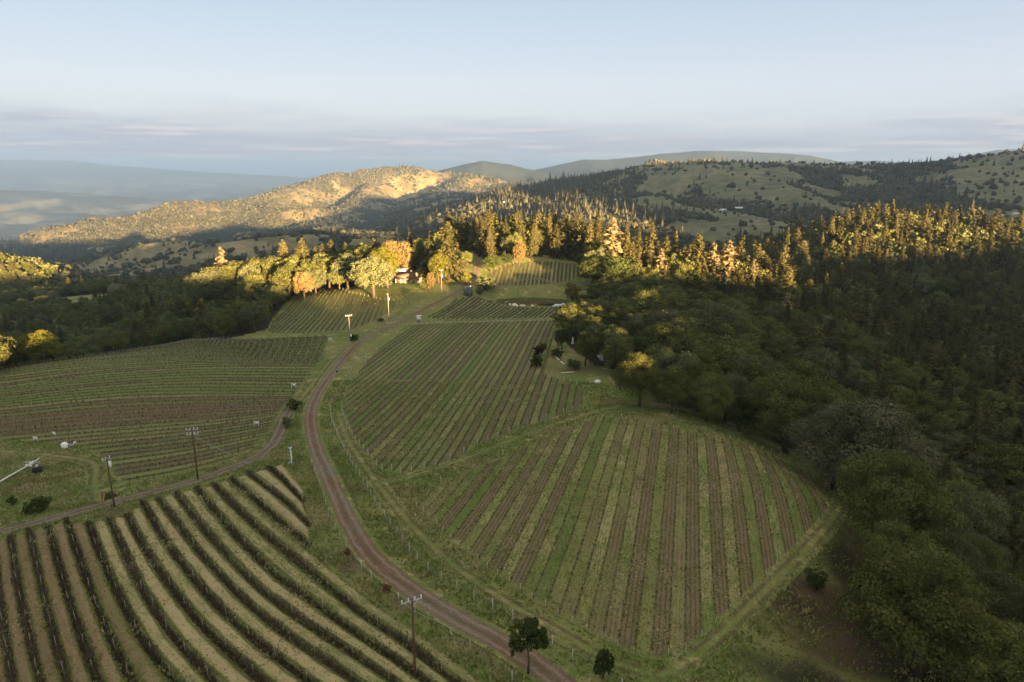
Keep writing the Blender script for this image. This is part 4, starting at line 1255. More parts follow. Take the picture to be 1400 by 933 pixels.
def far_woods():
    r = np.random.default_rng(99)
    ncand = 430000
    a = r.uniform(-.78, .78, ncand); D = r.uniform(640, 6700, ncand)
    x = D * np.tan(a); y = D
    m = np.abs(x) < y * .85
    x, y = x[m], y[m]
    z = height(x, y)
    dens = far_density(x, y)
    m = (r.random(len(x)) < dens * np.clip(np.hypot(x, y) / 2900., 0, 1)) & ~region_mask(x, y)
    x, y, z = x[m], y[m], z[m]
    # drop trees hidden behind nearer ground or far down a back slope
    keep = np.ones(len(x), bool)
    for k in range(1, 7):
        f = k / 7.
        keep &= height(x * f, y * f) < CAMH + (z + 14 - CAMH) * f + 2
    x, y, z = x[keep], y[keep], z[keep]
    D = np.hypot(x, y)
    v0, f0 = ico(0); v1, f1 = ico(1)
    V, Tr, T, I = [], [], [], []; n = 0
    cone = np.array([[math.cos(t), math.sin(t), -.9] for t in np.arange(6) / 6 * 2 * np.pi] + [[.55 * math.cos(t + .5), .55 * math.sin(t + .5), .25] for t in np.arange(6) / 6 * 2 * np.pi] + [[0, 0, 2.6]])
    cf = np.array([[i, (i + 1) % 6, 6 + i] for i in range(6)] + [[(i + 1) % 6, 6 + (i + 1) % 6, 6 + i] for i in range(6)] + [[6 + i, 6 + (i + 1) % 6, 12] for i in range(6)])
    for sel, (vv, ff), kind in [((D < 1300), (v1, f1), 0), ((D >= 1300), (v0, f0), 0)]:
        idx = np.where(sel)[0]
        fir = r.random(len(idx)) < np.clip(.07 + .6 * np.exp(-((x[idx] / y[idx] - .04) / .10) ** 2) + .12 * (x[idx] > 0), 0, .8)
        for isf in (False, True):
            ii = idx[fir == isf]
            if not len(ii): continue
            base, fc = (cone, cf) if isf else (vv, ff)
            k = len(ii); nb = len(base)
            s = r.uniform(2.6, 5.6, k) * (.6 + .9 * fbm(x[ii] / 60, y[ii] / 60, 88, 3)) * np.where(r.random(k) < .15, 1.4, 1.) * (1.15 + .45 * sstep(2600, 5500, D[ii]))
            B = np.repeat(base[None], k, 0) * (1 + r.normal(0, .17, (k, nb, 1)))
            sz = np.stack([s * r.uniform(.85, 1.2, k), s * r.uniform(.85, 1.2, k), s * r.uniform(.75, 1.05, k)], 1)
            if isf: sz = sz * np.array([.72, .72, 1.05])
            p = B * sz[:, None] + np.stack([x[ii], y[ii], z[ii] + sz[:, 2] * .62], 1)[:, None]
            V.append(p.reshape(-1, 3))
            Tr.append((fc[None] + (np.arange(k) * nb)[:, None, None]).reshape(-1, 3) + n)
            n += k * nb
            T.append(r.random(k * nb)); I.append(np.repeat(r.random(k), nb))
    o = link('hillside_woods', mk_mesh('hillside_woods', np.concatenate(V), None, np.concatenate(Tr), [M['fartree']], attrs=dict(tint=np.concatenate(T), tree=np.concatenate(I))))
    tag(o, 'scattered oak and fir woods covering the distant hills', 'forest', kind='stuff')
    print('far trees', len(x), round(time.time() - T0, 1))
far_woods()
# ---------------------------------------------------------------- things by the roads
def part(name, b, mat, parent, label=None, smooth=False):
    o = link(name, b.mesh(name, mat, smooth), parent)
    if label: o['label'] = label
    return o

def ztop(x, y, px, ytop):
    a, dy, dz = ray(px, ytop)
    return CAMH + float(dz) * y / float(dy)

def power_pole(px, yb, yt, az, label, mat='wood', arms=1, transformer=None, brace=False, guy=None, ins='ceramic', arm_len=2.4):
    x, y, z = U1(px, yb); h = ztop(x, y, px, yt) - z
    root = empty('power_pole', (x, y, z), az); tag(root, label, 'power pole', 'power poles along the dirt roads')
    b = MB(); b.tube([(0, 0, -.5), (0, 0, h * .5), (0, 0, h)], [.17, .14, .11], 8); part('pole', b, M[mat], root)
    for k in range(arms):
        zz = h - .35 - k * .95
        b = MB(); b.box((0, .16, zz), (arm_len, .11, .14)); arm = part('crossarm', b, M['arm'], root)
        n = 4 if arm_len > 2 else 3
        for i in range(n):
            xi = (-.5 + i / (n - 1)) * (arm_len - .2)
            b = MB(); b.tube([(xi, .16, zz + .06), (xi, .16, zz + .22), (xi, .16, zz + .30), (xi, .16, zz + .42)], [.03, .10, .07, .09], 7)
            part('insulator', b, M[ins], arm)
        if brace:
            for s in (-1, 1):
                b = MB(); b.tube([(s * arm_len * .36, .22, zz - .02), (0, .22, zz - 1.0)], .035, 4); part('brace', b, M['steel'], arm)
    if transformer:
        b = MB(); zz = h * transformer
        b.tube([(.34, -.1, zz - .55), (.34, -.1, zz + .45), (.34, -.1, zz + .5), (.34, -.1, zz + .56)], [.30, .30, .24, .05], 12)
        tr = part('transformer', b, M['ceramic'], root)
        b = MB()
        for s in (-.12, .12): b.tube([(.34 + s, -.1, zz + .5), (.34 + s, -.1, zz + .8)], [.05, .03], 6)
        part('bushing', b, M['ceramic'], tr)
    if guy:
        gx, gy, gz = U1(*guy); c, s_ = math.cos(-az), math.sin(-az)
        lx, ly = gx - x, gy - y
        b = MB(); b.tube([(0, 0, h * .86), (lx * c - ly * s_, lx * s_ + ly * c, gz - z)], .02, 4); part('guy_wire', b, M['steel'], root)
    POLES[px] = (x, y, z + h - .2, az)
    return root
POLES = {}
M['arm'] = plain('pale_crossarm', (.46, .45, .42), .7, .2)
power_pole(568, 930, 819, R(28), 'tall brown power pole standing in the lower left vineyard by the bottom of the photo', brace=True, guy=(640, 868))
power_pole(157, 695, 626, R(70), 'dark brown power pole with a pale transformer beside the left track', transformer=.86, arms=1, arm_len=1.6)
power_pole(271, 656, 586, R(15), 'power pole with two white insulator crossarms above the farm track', arms=2, arm_len=2.2, guy=(352, 640))
power_pole(479, 467, 431, R(20), 'pale grey power pole with a low transformer next to a dark bush', 'greywood', transformer=.22, arm_len=2.6, guy=(462, 452))
power_pole(532, 438, 402, R(75), 'plain pale power pole standing between the two upper tracks', 'greywood', transformer=.80, arm_len=1.0)
power_pole(604, 399, 369, R(10), 'power pole with a white transformer in front of the tall sunlit fir', 'greywood', transformer=.72, arm_len=1.8)

def span(a, b, label):
    (xa, ya, za, aa), (xb, yb, zb, ab) = POLES[a], POLES[b]
    root = empty('power_line', (xa, ya, za)); tag(root, label, 'power line', 'power lines along the dirt roads')
    for s in (-.9, 0, .9):
        p = np.array([xa + s * math.cos(aa), ya + s * math.sin(aa), za]); q = np.array([xb + s * math.cos(ab), yb + s * math.sin(ab), zb])
        t = np.linspace(0, 1, 17)[:, None]; c = p + (q - p) * t; c[:, 2] -= (4 * t * (1 - t))[:, 0] * np.linalg.norm(q - p) * .018
        w = MB(); w.tube(c - np.array([xa, ya, za]), .009, 3, cap=False); part('cable', w, M['wire'], root)
span(568, 271, 'thin overhead cables from the nearest pole to the double crossarm pole')
span(157, 271, 'thin overhead cables between the transformer pole and the double crossarm pole')
span(271, 479, 'thin overhead cables over the left vineyard to the pale grey pole')
span(479, 532, 'thin overhead cables between the two upper roadside poles')
span(532, 604, 'thin overhead cables to the pole before the sunlit fir')

def fence(label, px, every, height_=1.6, mat_mesh=None, rust=0., mesh=False, name='wire_fence', wires=(.5, .95, 1.35), cat='fence', wire_r=.012):
    P = resample(UP(px), step=every)
    Z = height(P[:, 0], P[:, 1])
    root = empty(name, (P[0, 0], P[0, 1], Z[0])); tag(root, label, cat)
    pm = mat_mesh or PM_TALL
    L = np.column_stack([P, Z]) - np.array([P[0, 0], P[0, 1], Z[0]])
    for p in L[:95]:
        o = link('post', PM_RUST if random.random() < rust else pm, root, p)
        o.rotation_euler = (random.gauss(0, .04), random.gauss(0, .04), random.uniform(0, 6))
        s = height_ / 1.75 * random.uniform(.93, 1.07); o.scale = (1, 1, s)
    for hz in wires:
        b = MB(); b.tube(L + np.array([0, 0, hz * height_ / 1.6]), wire_r, 3, cap=False); part('wire', b, M['wire'], root)
fence('wire fence with pale posts between the dirt road and the vineyard track', [(452, 558), (452, 572), (457, 587), (466, 609), (475, 625), (487, 648), (502, 669), (514, 692), (532, 717), (551, 744), (572, 772),
      (589, 785), (608, 799), (628, 810), (650, 823), (672, 835), (694, 846), (735, 872), (773, 898), (801, 917), (828, 932), (850, 945)], 3.4, 1.8)
fence('upper wire fence of thin pale posts right of the winding road', [(556, 446), (540, 455), (522, 466), (508, 478), (495, 491), (482, 506), (472, 520), (462, 538), (455, 552)], 4.5, 1.5)
fence('wire fence with rusty posts along the left edge of the dirt road', [(424, 632), (430, 645), (438, 668), (450, 708), (462, 735), (476, 757), (500, 786), (530, 812), (560, 833), (595, 856), (632, 882), (664, 905), (700, 933)],
      3.6, 1.5, PM_TALL, .45)
fence('low fence of small posts on the bank left of the upper road', [(415, 545), (428, 528), (444, 506), (462, 484), (480, 470), (505, 455), (530, 443), (556, 430)], 6., 1.2)
fence('dark posted fence along the pale line between the middle block and the pond block', [(560, 443.5), (600, 441), (640, 440), (700, 438.5), (768, 437)], 5., 1.4, PM_END, 0, wires=(.6, 1.2))
fence('thin wire fence along the wood side of the lower right block', [(828, 556), (880, 566), (930, 577), (1000, 597), (1062, 617), (1110, 641), (1135, 662)], 7., 1.3, PM_MID, 0, wires=(.6, 1.2))
road('pale_path', [(556, 444), (600, 441.6), (640, 440.6), (700, 439), (770, 437.6)], 1.8, M['pale'] if 'pale' in M else M['track'], .12, 'pale gravel line along the fence below the pond block', 'path')

# irrigation risers beside the vineyards
def riser(px, yb, yt, label, w=.9):
    x, y, z = U1(px, yb); h = max(1.1, ztop(x, y, px, yt) - z)
    root = empty('irrigation_riser', (x, y, z), random.uniform(-.4, .4)); tag(root, label, 'irrigation valve', 'white irrigation risers in the vineyards')
    for s in (-1, 1):
        b = MB(); b.tube([(s * w / 2, 0, -.2), (s * w / 2, 0, h)], .07, 6); part('pipe', b, M['white'], root)
    b = MB(); b.tube([(-w / 2, 0, h - .1), (w / 2, 0, h - .1)], .07, 6); part('crosspipe', b, M['white'], root)
    b = MB(); b.box((0, .08, h * .62), (w * .55, .3, .5)); bx = part('valve_box', b, M['ceramic'], root)
    b = MB(); b.tube([(0, .23, h * .62), (0, .3, h * .62)], [.12, .12], 8); part('handle', b, M['grey'], bx)
riser(402, 531, 524, 'white irrigation riser at the right edge of the left vineyard, higher of two', 1.3)
riser(351, 584, 576, 'white irrigation riser at the lower right edge of the left vineyard', 1.1)
riser(49, 603, 597, 'white irrigation riser at the lower left edge of the left vineyard', 1.0)
riser(452, 468, 462, 'tiny white irrigation riser at the top right corner of the left vineyard', 1.4)
riser(74, 596, 591, 'small white riser between the lower left riser and the white tank', .8)

def gpost(px, yb, yt, name, label, cat, build):
    x, y, z = U1(px, yb); h = max(.5, ztop(x, y, px, yt) - z)
    root = empty(name, (x, y, z)); tag(root, label, cat); build(root, h); return root
def b_stand(root, h):
    b = MB(); b.tube([(0, 0, -.1), (.04, 0, h * .5), (.0, 0, h)], [.20, .17, .15], 8); part('standpipe', b, M['paleblue'], root)
    b = MB(); b.tube([(-.38, .05, h * .97), (0, 0, h * .84), (.30, -.03, h)], .07, 6); part('valve_arm', b, M['white'], root)
    b = MB(); b.box((-.35, -.1, .25), (.7, .5, .5), .3); part('pump_box', b, M['grey'], root)
M['paleblue'] = plain('pale_blue_paint', (.50, .58, .62), .5, .3)
gpost(399, 635, 611, 'standpipe', 'pale blue standpipe on the grass between the farm track and the road bend', 'standpipe', b_stand)
def b_dark(root, h):
    b = MB(); b.tube([(0, 0, -.1), (0, 0, h)], [.16, .13], 7); part('post', b, M['grey'], root)
    b = MB(); b.box((0, -.1, h * .9), (.55, .5, .5)); part('box', b, M['black'], root)
gpost(461.5, 515, 507, 'roadside_post', 'small dark box on a post at the edge of the winding road', 'roadside post', b_dark)
def b_cab(root, h):
    b = MB(); b.box((0, 0, h / 2), (2.2, 1.4, h)); cb = part('cabinet', b, M['grey'], root)
    b = MB(); b.box((0, 0, h + .06), (2.4, 1.6, .12)); part('lid', b, M['steel'], cb)
    b = MB(); b.box((-.45, -.72, h * .5), (.9, .05, h * .8)); b.box((.5, -.72, h * .5), (.9, .05, h * .8)); part('door', b, M['steel'], cb)
gpost(573, 440.5, 432, 'utility_cabinet', 'grey utility cabinet at the fence corner right of the road', 'cabinet', b_cab)
def b_guard(root, h):
    for s in (-1, 1):
        b = MB(); b.tube([(s * .35, 0, 0), (s * .35 + .5, .3, h)], .07, 6); part('pole', b, M['orange'], root)
M['orange'] = plain('orange_wood', (.5, .24, .09), .8, .2)
gpost(138, 692, 676, 'orange_stakes', 'pair of leaning orange stakes beside the farm track', 'stakes', b_guard)
def b_white(root, h):
    b = MB(); b.tube([(0, 0, 0), (.0, 0, h * .75), (0, 0, h)], [.45, .30, .08], 8); part('column', b, M['white'], root)
    b = MB(); b.box((0, 0, .1), (1.1, 1.1, .2)); part('base', b, M['white'], root)
gpost(783, 470, 461, 'white_garden_column', 'white garden column on the lawn under the leaning oak', 'garden column', b_white)

def board(px0, px1, label, w=.5, thick=.12, name='white_board'):
    a, b_ = U1(*px0), U1(*px1)
    root = empty(name, a); tag(root, label, 'board')
    d = np.array(b_) - np.array(a); L = float(np.linalg.norm(d)); az = math.atan2(d[1], d[0])
    b = MB(); b.box(d / 2 + [0, 0, .35], (L, w, thick), az, ry=-math.asin(d[2] / L)); part('plank', b, M['white'], root)
    for f in (.15, .85):
        b = MB(); b.box(d * f + [0, 0, .14], (.25, w, .32), az); part('support', b, M['grey'], root)
board((759.5, 489), (764.5, 494), 'white board in the garden, farther of two in line')
board((766.5, 495.5), (771.5, 499.5), 'white board in the garden, nearer of two in line')
board((767, 511.5), (785, 510), 'long pale board lying at the lower edge of the garden', .35)
def lid(px, yb, label):
    x, y, z = U1(px, yb); root = empty('tank_lid', (x, y, z)); tag(root, label, 'tank')
    b = MB(); b.tube([(0, 0, -.2), (0, 0, .7), (0, 0, .95), (0, 0, 1.02)], [.95, .95, .7, .15], 16); part('tank', b, M['white'], root)
    b = MB(); b.tube([(.3, 0, .95), (.3, 0, 1.15)], [.2, .2], 8); part('hatch', b, M['grey'], root)
lid(817, 524, 'round white tank at the edge of the lawn above the lower block')

# white tank and pump below the left vineyard
x, y, z = U1(89, 613); root = empty('pump_station', (x, y, z), .3); tag(root, 'white tank and pump on a bare patch below the left vineyard', 'pump')
b = MB(); b.tube([(0, 0, 0), (0, 0, 1.1), (0, 0, 1.45), (0, 0, 1.5)], [.75, .75, .45, .1], 14); part('tank', b, M['white'], root)
b = MB(); b.box((.95, .2, .45), (.6, .7, .9)); part('motor', b, M['grey'], root)
b = MB(); b.tube([(.5, 0, .4), (1.6, .3, .4), (1.9, .3, 1.0)], .09, 6); part('pipe', b, M['white'], root)
b = MB(); b.tube([(.9, .8, 0), (.9, .8, 3.0)], .06, 6); part('mast', b, M['wood'], root)
b = MB(); b.box((2.0, .6, .9), (.5, .35, .5)); part('meter_box', b, M['white'], root)

# lowered frost fan at the left border
h0 = U1(44, 641); h1 = U1(-40, 690)
root = empty('frost_fan', h0); tag(root, 'white lowered frost fan mast with a cluttered head at the left border', 'frost fan')
d = np.array(h1) - np.array(h0); d[2] += .2
b = MB(); b.tube([(0, 0, 1.2) + d * 0, np.array((0, 0, 1.0)) + d], [.13, .2], 10); part('mast', b, M['white'], root)
u = d / np.linalg.norm(d)
b = MB(); b.tube([np.array((0, 0, 1.2)) - u * .9, np.array((0, 0, 1.2)) + u * .3], [.3, .36], 10); hb = part('gearbox', b, M['ceramic'], root)
for ang in (.4, 1.35, 2.2, 2.9):
    b = MB(); q = np.array([math.cos(ang + .6), math.sin(ang + .6) * .7, .45 * math.sin(ang * 2.3)])
    c0 = np.array((0, 0, 1.25)) - u * .7
    b.tube([c0 - q * 1.5, c0, c0 + q * 1.7], [.05, .16, .07], 5); part('blade', b, M['steel' if ang > 1 else 'white'], root)
for k in range(5):
    b = MB(); b.box((random.uniform(-1.3, 1.3), random.uniform(-.9, .7), random.uniform(.2, 1.)), (random.uniform(.3, .8), .35, .3), random.uniform(0, 3)); part('bracket', b, M['white'], root)
x, y, z = U1(52, 646); root = empty('shadow_block', (x, y, z), .4); tag(root, 'dark blue block standing in for the shadow beside the head of the frost fan', 'shadow_block')  # solid dark block added where only a shadow blob lies by the mast
M['navy'] = plain('shadow_navy', (.016, .02, .04), .6, .3)
b = MB(); b.box((0, 0, .55), (1.7, 1.1, 1.1)); part('shadow_body', b, M['navy'], root)
b = MB(); b.tube([(.7, 0, .9), (1.6, .5, 1.15)], .09, 6); part('shadow_arm', b, M['navy'], root)
b = MB(); b.box((0, 0, 1.14), (1.4, .9, .1)); part('shadow_top', b, M['black'], root)

# ---------------------------------------------------------------- pond
th = np.linspace(0, 2 * np.pi, 60, endpoint=False)
rr = 1 + .06 * np.sin(3 * th + 1) + .04 * np.sin(5 * th)
V = np.column_stack([PONDX + 20.5 * rr * np.cos(th), PONDY + 11.8 * rr * np.sin(th), np.full(60, PONDZ)])
V = np.concatenate([V, [[PONDX, PONDY, PONDZ]]])
m, nt, out = new_mat('pond_water'); n = N(nt)
nt.links.new(n.bsdf((.02, .02, .012), .06, .5, 0, n.bump(n.noise(n.geo(), 1.5, 3), .12, .05)), out.inputs[0])
tag(link('pond_water', mk_mesh('pond_water', V, None, [[i, (i + 1) % 60, 60] for i in range(60)], [m])), 'dark still pond water between the two upper vineyard blocks', 'pond', kind='structure')
def rock_mesh(seed):
    r = np.random.default_rng(seed); v, f = ico(1)
    v = v * (1 + r.normal(0, .16, (len(v), 1))) * np.array([1, .8, .62])
    return mk_mesh('boulder', v, None, f, [M['rock']])
M['rock'] = plain('white_stone', (.72, .74, .76), .7, .3)
RM = [rock_mesh(s) for s in range(3)]
for i, (px, py, s) in enumerate([(691, 413.5, .9), (694.5, 415, 1.5), (697, 416.5, .8), (703, 417.5, 1.3), (705.5, 418, 1.1), (713, 418, .8), (716, 418.5, .9), (728, 418.5, 1.), (757, 419, .8), (761, 418.5, 1.4), (765, 418, 1.2), (770, 417.5, 1.3), (773, 417.2, .8)]):
    x, y, z = U1(px, py + .6)
    o = link('boulder', RM[i % 3], None, (x, y, z + .3 * s), random.uniform(0, 6)); o.scale = (s, s, s)
    tag(o, f'white boulder on the near pond bank, {ordinal(i + 1)} from the left', 'boulder', 'white boulders along the pond')

# ---------------------------------------------------------------- buildings
M['roofbrown'] = plain('brown_shingles', (.16, .10, .07), .9, .1, 0, .3, 1.)
M['roofmetal'] = plain('white_metal_roof', (.78, .78, .76), .35, .5, .2, .08)
M['roofgrey'] = plain('grey_roof', (.30, .30, .29), .8, .2, 0, .25)
M['wall'] = plain('tan_wall', (.38, .29, .21), .85, .2, 0, .15)
M['wallw'] = plain('white_wall', (.62, .61, .57), .8, .2, 0, .12)
M['glass'] = plain('window_glass', (.03, .035, .04), .08, .6, 0, .05)
def gable(b, c, L, W, h0, rise, over=.4, t=.18):
    """gabled roof shell, ridge along local x"""
    x0, x1 = c[0] - L / 2 - over, c[0] + L / 2 + over; w = W / 2 + over
    for s in (-1, 1):
        e = h0 - rise * over / (W / 2)
        v = [(x0, c[1] + s * w, e), (x1, c[1] + s * w, e), (x1, c[1], h0 + rise), (x0, c[1], h0 + rise)]
        v = np.array(v + [(p[0], p[1], p[2] + t) for p in v])
        f = [[0, 1, 2, 3], [7, 6, 5, 4], [0, 4, 5, 1], [1, 5, 6, 2], [2, 6, 7, 3], [3, 7, 4, 0]]
        b.add(v, f if s < 0 else [q[::-1] for q in f])
def walls(b, c, L, W, h, rise):
    x0, x1, y0, y1 = c[0] - L / 2, c[0] + L / 2, c[1] - W / 2, c[1] + W / 2
    v = [(x0, y0, -.6), (x1, y0, -.6), (x1, y1, -.6), (x0, y1, -.6), (x0, y0, h), (x1, y0, h), (x1, y1, h), (x0, y1, h), (x0, c[1], h + rise), (x1, c[1], h + rise)]
    b.add(v, [[0, 1, 5, 4], [2, 3, 7, 6], [1, 2, 6, 5], [3, 0, 4, 7], [0, 3, 2, 1]], [[5, 6, 9], [7, 4, 8]])
def window(parent, x, y, z, w, h, face=-1):
    b = MB(); b.box((x, y + face * .03, z), (w + .2, .08, h + .2)); fr = part('window', b, M['white'], parent)
    b = MB(); b.box((x, y + face * .085, z), (w, .05, h)); part('pane', b, M['glass'], fr)

x, y, z = U1(557, 385); root = empty('farmhouse', (x, y, z), R(-14)); tag(root, 'brown roofed farmhouse with a bright white metal roof behind, among golden trees', 'farmhouse')
b = MB(); walls(b, (0, 0), 11, 7.5, 3.6, 2.0); w_ = part('wall', b, M['wall'], root)
b = MB(); gable(b, (0, 0), 11, 7.5, 3.6, 2.0); rf = part('roof', b, M['roofbrown'], root)
b = MB(); b.box((2.4, .6, 5.9), (.8, .8, 2.0)); part('chimney', b, M['wallw'], rf)
b = MB(); walls(b, (-6.5, 5.5), 8, 6.5, 5.2, 1.8); part('wall', b, M['wallw'], root, 'taller white rear wing')
b = MB(); gable(b, (-6.5, 5.5), 8, 6.5, 5.2, 1.8); part('roof', b, M['roofmetal'], root, 'bright white metal roof')
b = MB(); walls(b, (6.8, -2.2), 5.5, 5, 2.3, .9); part('wall', b, M['wall'], root)
b = MB(); gable(b, (6.8, -2.2), 5.5, 5, 2.3, .9); part('roof', b, M['roofbrown'], root)
b = MB(); b.box((0, -5.2, 2.55), (10, 3.2, .16), rx=R(10)); part('porch_roof', b, M['roofbrown'], root)
for px_ in (-4.6, -1.5, 1.5, 4.6):
    b = MB(); b.box((px_, -6.4, 1.1), (.18, .18, 2.5)); part('porch_post', b, M['white'], root)
for wx in (-3.6, -1.2, 3.6): window(root, wx, -3.75, 1.7, 1.2, 1.3)
b = MB(); b.box((1.2, -3.8, 1.05), (1.1, .1, 2.1)); dr = part('door', b, M['grey'], root)
b = MB(); b.tube([(1.6, -3.88, 1.0), (1.6, -3.95, 1.0)], .06, 6); part('handle', b, M['steel'], dr)
window(root, 6.2, -4.7, 1.2, 1.4, 1.)

x, y, z = U1(842, 490); root = empty('garden_house', (x, y, z), R(8)); tag(root, 'pale garden house with white window frames hidden under the oaks', 'house')
b = MB(); walls(b, (0, 0), 13, 7, 4.6, 1.6); part('wall', b, M['wallw'], root)
b = MB(); gable(b, (0, 0), 13, 7, 4.6, 1.6); part('roof', b, M['roofgrey'], root)
for wx in (-5, -3, 1.2, 3.4, 5.2):
    window(root, wx, -3.5, 3.3, 1.1, 1.2)
for wx in (-4, 2.2, 4.8): window(root, wx, -3.5, 1.2, 1.3, 1.2)
b = MB(); b.box((-1, -3.56, 1.0), (1.1, .1, 2.1)); dr = part('door', b, M['grey'], root)
b = MB(); b.tube([(-.6, -3.62, 1.), (-.6, -3.7, 1.)], .06, 6); part('handle', b, M['steel'], dr)

def far_house(px, py, L, W, h, az, label, wall='wallw', roof='roofmetal', at=None):
    if at is None:
        fx, fy = first_hit(px, py); fz = H1(fx, fy)
    else: fx, fy, fz = at
    root = empty('hill_house', (fx, fy, fz), az); tag(root, label, 'house', 'small white houses on the far hills')
    b = MB(); walls(b, (0, 0), L, W, h, h * .35); part('wall', b, M[wall], root)
    b = MB(); gable(b, (0, 0), L, W, h, h * .35); part('roof', b, M[roof], root)
    for wx in (-L * .3, 0, L * .3): window(root, wx, -W / 2, h * .55, 1.4, 1.4)
far_house(690, 279, 16, 9, 5, .3, 'tiny white house in the dark wooded valley above the golden firs')
far_house(845, 276, 18, 9, 5, -.2, 'pale barn on the shaded grassy slope right of the golden firs')
far_house(988, 290, 15, 9, 5, .4, 'white house at the foot of the shaded right ridge, left of a pair')
far_house(1009, 288, 20, 10, 6, .1, 'white house at the foot of the shaded right ridge, right of a pair')
far_house(1387, 296, 11, 8, 5, .2, 'tiny white house near the right border at the foot of the ridge')
far_house(0, 0, 20, 9, 4.5, .15, 'grey green roofed house in a clearing among the golden firs at right', 'wall', 'roofgrey', (343, 606, -13.5))

# water tank by the road
x, y, z = U1(640, 404); root = empty('water_tank', (x, y, z), .5); tag(root, 'dark grey cylindrical water tank beside the road above the pond block', 'water tank')
b = MB(); b.tube([(0, 0, -.5), (0, 0, 4.6)], 2.6, 24); part('tank', b, M['tankgrey'], root)
b = MB(); b.tube([(0, 0, 4.6), (0, 0, 4.7), (0, 0, 5.4)], [2.7, 2.7, .25], 24); rf = part('roof', b, M['tankgrey'], root)
b = MB(); b.tube([(1.2, -.8, 4.9), (1.2, -.8, 5.3)], .4, 8); part('hatch', b, M['steel'], rf)
b = MB()
for s in (-.25, .25): b.tube([(s, -2.72, 0), (s, -2.72, 5)], .04, 4)
for k in range(12): b.box((0, -2.72, .3 + k * .38), (.5, .04, .04))
part('ladder', b, M['steel'], root)

# car on the road by the tank
x, y, z = U1(649, 378); d = normals2(road_main)[:, ::-1]
root = empty('parked_car', (x, y, z + .15), R(100)); tag(root, 'small dark grey car on the road between the bushes above the water tank', 'car')
b = MB(); prof = [(-2.15, .35), (-2.15, .8), (-1.6, .95), (-1.05, 1.5), (.55, 1.5), (1.2, 1.0), (2.1, .85), (2.2, .35)]
k = len(prof); v = [(p[0], s * (.9 if p[1] < 1.2 else .74), p[1]) for s in (-1, 1) for p in prof]
b.add(v, [[i, (i + 1) % k, k + (i + 1) % k, k + i] for i in range(k)], [[0, i + 1, i] for i in range(1, k - 1)] + [[k, k + i, k + i + 1] for i in range(1, k - 1)])
part('body', b, M['cargrey'], root)
b = MB(); b.box((.9, 0, 1.27), (.06, 1.3, .55), ry=R(-52)); part('windscreen', b, M['glass'], root)
b = MB(); b.box((-1.36, 0, 1.27), (.06, 1.3, .5), ry=R(42)); part('rear_window', b, M['glass'], root)
for s in (-1, 1):
    b = MB(); b.box((-.2, s * .83, 1.2), (1.5, .05, .36)); part('side_window', b, M['glass'], root)
    for wx in (-1.35, 1.35):
        b = MB(); b.tube([(wx, s * .72, .33), (wx, s * .95, .33)], .33, 14); wl = part('wheel', b, M['black'], root)
        b = MB(); b.tube([(wx, s * .94, .33), (wx, s * .97, .33)], .19, 10); part('rim', b, M['steel'], wl)
    b = MB(); b.box((2.17, s * .62, .68), (.08, .3, .16)); part('headlight', b, M['white'], root)

# ---------------------------------------------------------------- bushes and small trees
BUSH = {}
def bush_mesh(leafm, seed, nc=16, nl=70, leaf=.06):
    k = (leafm, seed)
    if k not in BUSH:
        V, Q, T, e = oak_mesh(500 + seed, nc, nl, leaf)
        V = V.copy(); V[:, 2] = np.maximum((V[:, 2] - .22) * 1.25, .01)
        BUSH[k] = mk_mesh('foliage', V, Q, None, [M[leafm]], attrs=dict(tint=T, tree=np.zeros(len(V))))
        b = MB()
        for e_ in e[:5]: b.tube([(0, 0, -.05), tuple(e_ * np.array([.5, .5, .4])), tuple(e_ * np.array([.9, .9, .8]))], [.03, .02, .008], 4)
        BUSH[k] = (BUSH[k], b.mesh('stems', M['bark']))
    return BUSH[k]
def bush(px, yb, yt, wpx, leafm, label, name='bush', seed=0):
    x, y, z = U1(px, yb); h = max(.6, ztop(x, y, px, yt) - z)
    _, _, d = project(np.array([x]), np.array([y]), np.array([z])); w = wpx / FPX * float(d[0]) / .9
    root = empty(name, (x, y, z), random.uniform(0, 6)); tag(root, label, 'bush')
    fm, st = bush_mesh(leafm, seed)
    root.scale = (w, w, h); link('foliage', fm, root); link('stems', st, root)
bush(56, 699, 677, 26, 'darkleaf', 'dark round bush on the grass at the left border below the frost fan')
bush(41, 703, 684, 14, 'darkleaf', 'small dark bush hugging the left of the big round bush', seed=1)
bush(17, 690, 677, 13, 'darkleaf', 'small olive bush at the left border beside the frost fan mast', seed=1)
bush(404, 560, 543, 22, 'oak', 'brown olive bush between the upper track and the road', seed=2)
bush(393, 585, 569, 15, 'oak', 'small olive bush beside the farm track bend', seed=3)
bush(484, 466, 455, 14, 'darkleaf', 'dark bush at the foot of the pale grey power pole', seed=1)
bush(520, 440, 434, 11, 'oak', 'small brown bush beside the upper track', seed=2)
bush(735, 486, 472, 17, 'purple', 'dark purple leaved bush at the left of the garden', seed=0)
bush(761, 489, 475, 20, 'darkleaf', 'dark green bush right of the purple bush in the garden', seed=2)
bush(734, 502, 485, 20, 'darkleaf', 'dark bush at the lower left corner of the garden', seed=3)
bush(742, 478, 467, 15, 'oak', 'olive bush at the upper edge of the garden', seed=1)
bush(786, 506, 490, 22, 'darkleaf', 'dark bush under the shaded oak beside the garden boards', seed=0)
bush(638, 389, 371, 17, 'bright', 'yellow topped bush left of the car', seed=3)
bush(665, 401, 376, 32, 'oak', 'big dark rounded bush right of the water tank', seed=0)
bush(624, 372, 357, 22, 'darkleaf', 'dark bush at the road edge behind the tall sunlit fir', seed=2)
bush(657, 403, 391, 13, 'lichen', 'grey twiggy bush between the water tank and the big bush', seed=2)
